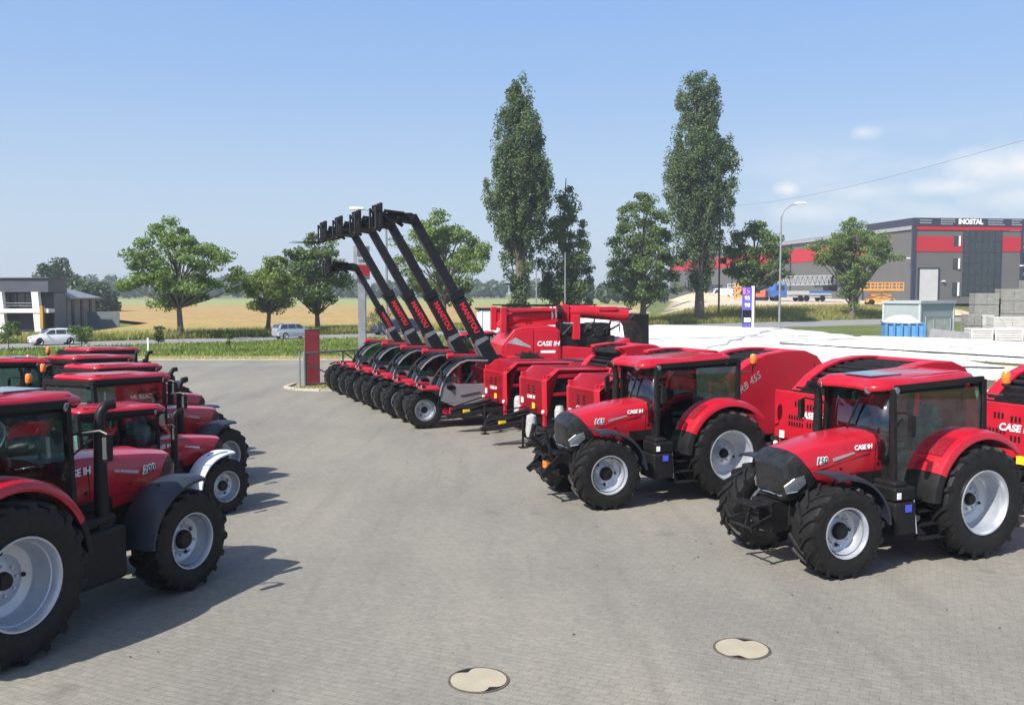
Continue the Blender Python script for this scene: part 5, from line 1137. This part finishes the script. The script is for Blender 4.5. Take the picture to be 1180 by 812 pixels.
# manhole covers
COVER = mat('pale cover fill', (.36,.32,.235), .7, 0, .08, 3, bump=.3, bscale=25)
def manhole(label, loc, rz):
    t = thing('manhole_cover', label, 'manhole cover', loc, rz, 'manhole covers in the paving')
    b = MB(); b.lathe([(.335,.0),(.335,.010),(.312,.012),(.312,.0)],48,(0,0,0),'z'); b.build('iron_ring', mat('rusty iron', (.13,.105,.085), .7, .3, .3, 8), t)
    b = MB(); b.lathe([(0,.006),(.311,.006)],40,(0,0,0),'z'); b.build('iron_plate', BLK2, t)
    out = []
    for k in range(72):
        a = 2*PI*k/72; out.append((.305*(1-.27*math.exp(-((math.cos(a))/.22)**2))*math.cos(a), .305*(1-.27*math.exp(-((math.cos(a))/.25)**2))*math.sin(a)))
    b = MB(); b.slab(out,.007,.0125); b.build('concrete_fill', COVER, t, 0)
manhole('cream filled manhole cover at the very bottom edge of the paving',gd(550.5,794),R(35))
manhole('cream filled manhole cover in front of the tractor with 150 on its hood',gd(861,756),R(-20))

# ------------------------------------------------------------------ site machines on the terrace
OCH = mat('orange machine paint', (.80,.34,.03), .45, 0, .1, 1.5, dust=.1)
BLT = mat('blue truck paint', (.05,.13,.38), .35, 0, .08, 1.5)
LATT = mat('pale lattice steel', (.45,.47,.48), .5, .2, .1, 2)
sc_ = thing('scissor_lift','orange scissor platform with guard rails beside the hall','platform',at(1013,178,hgt(70.9,178)),R(-5),None,1.25)
b = MB(); b.bx(-2,2,-1,1,.5,1.0); b.build('chassis', OCH, sc_, 0, .05)
b = MB()
for k in range(2):
    for y in (-.7,.7): b.beam((-1.6,y,1.0+.6*k),(1.6,y,1.6+.6*k),.14,.1).beam((1.6,y,1.0+.6*k),(-1.6,y,1.6+.6*k),.14,.1)
b.build('scissor_arm', OCH, sc_, 0)
b = MB(); b.bx(-3.2,3.2,-1.1,1.1,2.3,2.55); b.build('deck', OCH, sc_, 0)
b = MB()
for z in (3.0,3.5):
    for y in (-1.05,1.05): b.tube([(-3.2,y,z),(3.2,y,z)],.07,6)
for x in np.linspace(-3.2,3.2,7):
    for y in (-1.05,1.05): b.tube([(x,y,2.5),(x,y,3.5)],.06,6)
b.build('guard_rail', OCH, sc_, 0)
for x in (-1.5,1.5):
    for y in (-1,1): 
        b = MB(); b.lathe([(.2,-.15),(.45,-.15),(.5,0),(.45,.15),(0,.16)],18,(x,y,.5)); b.build('wheel', TYRE, sc_)
ck = thing('crane_truck','blue cab truck carrying a long grey lattice boom','truck',at(897,188,hgt(54.4,188)),R(6),None,1.12)
b = MB(); b.prism([(-1.6,.8),(-1.6,2.0),(-1.2,3.1),(.9,3.1),(.9,.8)],-1.2,1.2); cb = b.build('cab', BLT, ck, 0, .06)
b = MB(); b.bx(-1.0,.5,-1.23,-1.2,2.0,2.8); b.build('side_window', WIN, cb, 0)
b = MB(); b.bx(-1.2,9.6,-1.0,1.0,.7,1.2).bx(1.0,9.4,-1.2,1.2,1.2,1.9); b.build('chassis', LATT, ck, 0)
b = MB(); b.bx(5.2,9.4,-1.23,-1.2,1.5,1.9); b.build('blue_skirt', BLT, ck, 0)
b = MB()
for y in (-.7,.7):
    for z in (2.9,4.5): b.beam((-.6,y,z),(9.6,y,z+.2),.16,.16)
    for k in range(11): x = -.6+k*.92; b.beam((x,y,2.9),(x+.46,y,4.55),.09,.09).beam((x+.46,y,4.55),(x+.92,y,2.95),.09,.09)
b.build('lattice_boom', LATT, ck, 0)
b = MB(); b.bx(8.8,10.6,-1,1,1.8,3.0).beam((9.8,0,3),(10.2,0,4.6),.3,.3); b.build('winch', BLK2, ck, 0)
for x in (-.8,3.6,4.8,7.8):
    for y in (-1.05,1.05):
        b = MB(); b.lathe([(.2,-.15),(.5,-.16),(.55,0),(.5,.16),(0,.17)],18,(x,y,.55)); b.build('wheel', TYRE, ck)
o = car('white delivery van parked by the hall roller door', at(829,215,hgt(48.4,215)), R(185), WCAR, 'van', 1.25)
dg = thing('digger','small orange and red digger beside the blue price sign','digger',at(874,190,hgt(50.9,190)),R(150))
b = MB(); b.bx(-1.6,1.2,-1,1,.7,1.5).bx(-1.6,-.5,-1,1,1.5,2.1); b.build('body', mat('faded red', (.5,.10,.06), .5, 0, .15, 1.5), dg, 0, .08)
b = MB(); b.bx(-.4,.8,-.9,.2,1.5,2.9); b.build('cab', WIN, dg, 0, .06)
b = MB(); b.tube([(1.0,.5,1.4),(2.0,.5,3.0),(3.3,.5,2.4),(3.6,.5,1.0)],[.18,.2,.16,.12],6); b.build('arm', OCH, dg)
for y in (-.85,.85):
    b = MB(); b.prism([(-1.6,.1),(-1.9,.45),(-1.6,.75),(1.4,.75),(1.7,.45),(1.4,.1)],y-.2,y+.2); b.build('track', TYRE, dg, 0, .05)
ex = thing('material_hoist','orange stacked hoist frame standing behind the price sign','hoist',at(853,195,hgt(48.3,195)),0)
b = MB()
for x in (-1.1,1.1):
    for y in (-.8,.8): b.beam((x,y,0),(x,y,3.6),.2,.2)
b.build('mast', OCH, ex, 0)
for z in (.6,1.7,2.8):
    b = MB(); b.bx(-1.2,1.2,-.9,.9,z,z+.6); b.build('platform', OCH, ex, 0, .03)
b = MB(); rr = random.Random(9)
def heap(label, px, d, rx, ry, h, m, seed):
    x0, y0 = at(px,d).to_2d(); rr = random.Random(seed); b = MB(); rings = []
    for k in range(6):
        f = k/5; rings.append([Vector((x0+rx*(1-f)**.8*math.cos(a)*(1+.12*math.sin(3*a+seed)),y0+ry*(1-f)**.8*math.sin(a),hgt(x0,y0)-.3+(h+.3)*f**.85*(1+rr.uniform(-.08,.08)))) for a in [2*PI*q/20 for q in range(20)]])
    b.loft(rings); return tag(b.build('earth_heap', m, None, 60), label, 'heap', 'earth heaps on the site')
SAND = mat('sandy earth', (.55,.42,.27), .9, 0, .2, .8, bump=.8, bscale=3)
heap('flat pale sand heap in front of the garage door',1068,165,8.5,5,1.5,SAND,1)
heap('low sand heap beside the white delivery van',808,200,8,6,1.6,SAND,2)
heap('brownish rubble heap beyond the narrow dark tree',700,190,10,6,1.6,mat('rubble', (.36,.30,.23), .9, 0, .3, .6, bump=.8, bscale=3),3)
# ------------------------------------------------------------------ the machines in the yard
GL, GR_ = 'red tractors lined up along the shaded side', 'red tractors lined up in the sun'
R1 = tractor('red tractor with 150 on its hood and a glass roof hatch, in the sun', (6.98,15.40,0), 3.553, GR_, 1.0, -.05, '150')
R2 = copy_tree(R1); relabel(R2,'red sunlit tractor with a plain red roof, parked behind the tractor marked 150', (4.04,19.63,0), 3.514, GR_)
set_number(R2,'165')
for rf in child(R2,'cab_roof'):
    for c in kids(rf):
        if c.name.startswith('roof_hatch'): bpy.data.objects.remove(c)
b = MB(); b.beam((3.6,-.3,.9),(3.75,-.35,1.55),.05,.05).beam((3.6,.3,.9),(3.75,.30,1.5),.05,.05).beam((3.75,-.35,1.5),(3.75,.3,1.5),.05,.05); b.tube([(3.6,.0,1.0),(3.95,.05,1.35),(3.9,.1,1.6)],.05,8)
b.beam((3.45,-.33,.95),(3.85,-.36,.6),.05,.12).beam((3.45,.33,.95),(3.85,.36,.6),.05,.12); b.build('front_linkage', BLK2, R2)
b = MB(); b.lathe([(0,0),(.10,.02),(.12,.12),(.10,.45),(0,.5)],12,(3.75,-.42,1.25),'z'); b.build('wrapped_light', WRAP, R2)
b = MB(); b.bx(3.62,3.7,.05,.25,.72,.86); b.build('amber_lamp', ORANGE, R2)
L1 = copy_tree(R1); relabel(L1,'large red tractor with 200 on its hood and dark front fenders, in the near shade', (-6.57,10.59,0), 1.198, GL, 1.037)
set_number(L1,'200')
for c in child(L1,'hood_lettering'): c.data = text_mesh('CASE IH',.125,mat=WLET,shear=.25,bold=.03); c.location.x = 1.40
for nm in ('cab_frame','cab_base','header_beam','rear_sill','windscreen','door_window','rear_window','cab_roof','console','driver_seat','steering_wheel','wiper','wing_mirror','beacon_bracket'):
    for c in child(L1,nm): c.location.x -= .42
for c in child(L1,'exhaust_pipe'): c.location.x -= .14
for c in child(L1,'hood'): c.scale.x = 1.30; c.location.x = -.83
L1.location.x -= .05
def lrow(fx, fy, deg, sc):
    a = R(deg); h = Vector((math.cos(a),math.sin(a))); n = Vector((-h.y,h.x)); p = Vector((fx,fy))-h*2.74*sc+n*1.14*sc; return (p.x,p.y,0), a
specs = [(-5.4,17.3,57,.77,'small red tractor with pale film covered front fenders, next to the tractor marked 200','55'),
 (-6.18,20,66,.90,'red tractor with a white sticker at its roof edge, beyond the pale fendered one','115'),
 (-7.5,23,66,.885,'red tractor with a bent exhaust, second beyond the one with pale fenders','120'),
 (-9.4,26,66,.885,'red tractor with an amber beacon, its roof between two other tractor roofs','110'),
 (-10.6,29.4,66,.885,'farthest red tractor of the shaded line, only its roof edge showing','105')]
for i,(fx,fy,dg_,sc,lab,nb) in enumerate(specs):
    c = copy_tree(L1); loc, a = lrow(fx,fy,dg_,sc); relabel(c,lab,loc,a,GL,sc); no_number(c)
    for rf in child(c,'cab_roof'):
        for k in kids(rf):
            if k.name.startswith('roof_hatch'): bpy.data.objects.remove(k)
    if i == 0:
        for k in child(c,'front_fender'): swap(k, LFEND)
        for w in child(c,'wheel'): pass
    if i == 1:
        b = MB(); b.bx(-.475,-.465,-.30,-.12,2.76,2.90); b.build('sticker', WLET, c)
c = copy_tree(R1); relabel(c,'red tractor behind the shaded line, cut off by the photo edge',(-13.3,22.7,0),R(40),'red tractors in the second line',.89); no_number(c)
c = copy_tree(R1); relabel(c,'small red tractor turned towards the camera in the second line, between two bigger ones',(-13.2,26.3,0),R(-66),'red tractors in the second line',.80); no_number(c)
c = copy_tree(R1); relabel(c,'small red tractor partly hidden behind the nearest raised telehandler boom',(-1.2,43.5,0),R(200),None,.82); no_number(c)

GT = 'telehandlers with raised booms'
T1 = telehandler('telehandler with a raised boom and grey door, closest to the round balers',(-3.02,29.15,0),R(201.2),GT)
labs = ['telehandler with a raised boom, next after the one beside the balers','telehandler with a raised boom, the middle one of the row of five','telehandler with a raised boom, second from the swing gate']
for i,lab in enumerate(labs):
    c = copy_tree(T1); c.location = (-3.02-1.04*(i+1), 29.15+2.37*(i+1), 0); tag(c,lab,'telehandler',GT)
telehandler('telehandler with a shorter thinner boom, parked right beside the swing gate',(-3.02-4.16,29.15+9.48,0),R(201.2),GT,4.45,.72)

GB = 'round balers in a row'
hb = R(207)
B1 = baler('round baler with a closed red hood, parked beside the telehandlers',(-.55,28.1,0),hb,GB,lobe_on=False)
B2 = baler('round baler with a closed red hood, the middle one of three alike',(.55,25.66,0),hb,GB)
c = copy_tree(B2); c.location = (1.75,23.06,0); tag(c,'round baler with a closed red hood, partly hidden by a tractor exhaust pipe','baler',GB)
baler('round baler with RB 455 on its rounded tail, standing behind the second sunlit tractor',(4.35,22.45,0),R(206),GB,False,.80,3.7,.5,True,False)
B5 = baler('open topped round baler between the two sunlit tractors, amber tag on its drawbar',(6.2,19.0,0),hb,GB,False,1.05,3.7,.7,True,False)
c = copy_tree(B5); c.location = (9.5,17.25,0); tag(c,'open topped round baler behind the tractor marked 150, cut by the edge of the photo','baler',GB)
combine('red combine harvester with folded unloading auger and an exposed engine, behind the balers',(.35,38.4,0),R(190))

car('white estate car driving on the road in front of the charcoal house', road_pt(-23.9,.6,.012), math.atan2(-RU.y,-RU.x), WCAR, 'estate').scale = (.80,1,.90)
car('silver estate car driving on the road in front of the crop field', road_pt(-4.3,-1.4,.012), math.atan2(RU.y,RU.x), SCAR, 'estate').scale = (.78,1,.98)
car('dark blue car driving on the road, partly hidden by the telehandler booms', road_pt(7.5,.8,.012), math.atan2(-RU.y,-RU.x), NCAR, 'estate', 1.1)

# ------------------------------------------------------------------ light, sky, camera
HAZE = .00042
EL, AZ = R(45), Vector((-.69,-.725)).normalized()          # direction towards the sun on the ground plane
sv = Vector((AZ.x*math.cos(EL),AZ.y*math.cos(EL),math.sin(EL)))
sl = bpy.data.lights.new('sun','SUN'); sl.energy = 4.8; sl.angle = R(.55); sl.color = (1,.945,.86)
so = bpy.data.objects.new('sun', sl); COL.objects.link(so); so.rotation_euler = sv.to_track_quat('Z','Y').to_euler()
W = bpy.data.worlds.new('World'); S.world = W; W.use_nodes = True; nt = W.node_tree; N = nt.nodes; L = nt.links
bg = N['Background']; sky = N.new('ShaderNodeTexSky'); sky.sky_type = 'NISHITA'; sky.sun_disc = False
sky.sun_elevation = EL; sky.sun_rotation = math.atan2(AZ.x,AZ.y) % (2*PI); sky.altitude = 100; sky.air_density = 1.0; sky.dust_density = 1.6; sky.ozone_density = 2.2
tc = N.new('ShaderNodeTexCoord'); v = tc.outputs['Generated']
sp = N.new('ShaderNodeSeparateXYZ'); L.new(v, sp.inputs[0])
mp = mapping(N,L,v,(5,5,15)); n1 = noise(N,L,mp,1.0,7,.55)
r1 = ramp(N,[(.44,(0,0,0)),(.62,(1,1,1))]); L.new(n1.outputs[0], r1.inputs[0])
def mr(src, a, b, c=0, d=1):
    m = N.new('ShaderNodeMapRange'); m.inputs[1].default_value = a; m.inputs[2].default_value = b; m.inputs[3].default_value = c; m.inputs[4].default_value = d; L.new(src, m.inputs[0]); return m.outputs[0]
def mul(a, b):
    m = N.new('ShaderNodeMath'); m.operation = 'MULTIPLY'
    for k,x in enumerate((a,b)):
        if isinstance(x,(int,float)): m.inputs[k].default_value = x
        else: L.new(x, m.inputs[k])
    return m.outputs[0]
mask = mul(mul(mr(sp.outputs[0],.18,.50), mr(sp.outputs[2],.0,.05)), mul(mr(sp.outputs[2],.17,.115), .75))
fac = mul(r1.outputs[0], mask)
def puff(az, el, ra, re, amt):
    global fac
    d = N.new('ShaderNodeVectorMath'); d.operation = 'SUBTRACT'; L.new(v, d.inputs[0]); d.inputs[1].default_value = (math.sin(az)*math.cos(el),math.cos(az)*math.cos(el),math.sin(el))
    sc2 = N.new('ShaderNodeVectorMath'); sc2.operation = 'MULTIPLY'; L.new(d.outputs[0], sc2.inputs[0]); sc2.inputs[1].default_value = (1/ra,1/ra,1/re)
    ln = N.new('ShaderNodeVectorMath'); ln.operation = 'LENGTH'; L.new(sc2.outputs[0], ln.inputs[0])
    nn = noise(N,L,v,26,6,.6); ad = N.new('ShaderNodeMath'); ad.operation = 'MULTIPLY_ADD'; L.new(nn.outputs[0], ad.inputs[0]); ad.inputs[1].default_value = 1.5; L.new(ln.outputs['Value'], ad.inputs[2])
    g = mul(mr(ad.outputs[0],1.75,.75), amt); mxn = N.new('ShaderNodeMath'); mxn.operation = 'MAXIMUM'; L.new(fac, mxn.inputs[0]); L.new(g, mxn.inputs[1]); fac = mxn.outputs[0]
def ang(px, py): return math.atan((px-590)/F), math.atan((HZ-py)/math.hypot(F,px-590))
for px,py,ra,re,am in ((1165,193,.075,.022,.95),(1085,217,.08,.012,.7),(1000,222,.07,.012,.45),(903,219,.018,.009,.8),(990,156,.018,.009,.55),(930,245,.06,.014,.5),(1190,228,.08,.016,.6)): puff(*ang(px,py),ra,re,am)
air = ramp(N,[(0,(2.95,3.45,4.05)),(.10,(2.55,3.25,4.2)),(.22,(1.75,2.7,4.35)),(.32,(1.40,2.4,4.4)),(.6,(.8,1.5,3.2))]); L.new(sp.outputs[2], air.inputs[0])
hz = mixc(N,L,mr(sp.outputs[2],.30,.75,.85,0),sky.outputs[0],air.outputs[0])
cl = mixc(N,L,fac,hz,(5.0,5.05,5.1))
L.new(cl, bg.inputs['Color']); bg.inputs['Strength'].default_value = .13
# haze in the air
b = MB(); b.bx(-520,420,-25,700,-1.2,38.5); hzo = b.build('haze', [], None, 0); tag(hzo, kind='stuff')
hm = bpy.data.materials.new('haze'); hm.use_nodes = True; hn = hm.node_tree; hn.nodes.remove(hn.nodes['Principled BSDF'])
pv = hn.nodes.new('ShaderNodeVolumePrincipled'); pv.inputs['Density'].default_value = HAZE; pv.inputs['Color'].default_value = (.80,.88,1,1); pv.inputs['Anisotropy'].default_value = .1
hn.links.new(pv.outputs[0], hn.nodes['Material Output'].inputs['Volume']); hzo.data.materials.append(hm)
cam = bpy.data.cameras.new('camera'); co = bpy.data.objects.new('camera', cam); COL.objects.link(co); S.camera = co
cam.sensor_width = 36; cam.sensor_fit = 'HORIZONTAL'; cam.lens = 36*F/1180; cam.clip_end = 6000; cam.clip_start = .1
co.location = (0,0,H); co.rotation_euler = (R(90)-math.atan((406-HZ)/F),0,0)
S.view_settings.view_transform = 'Standard'; S.view_settings.look = 'None'; S.view_settings.exposure = .6; S.view_settings.gamma = 1
S.cycles.transparent_max_bounces = 32; S.cycles.max_bounces = 6
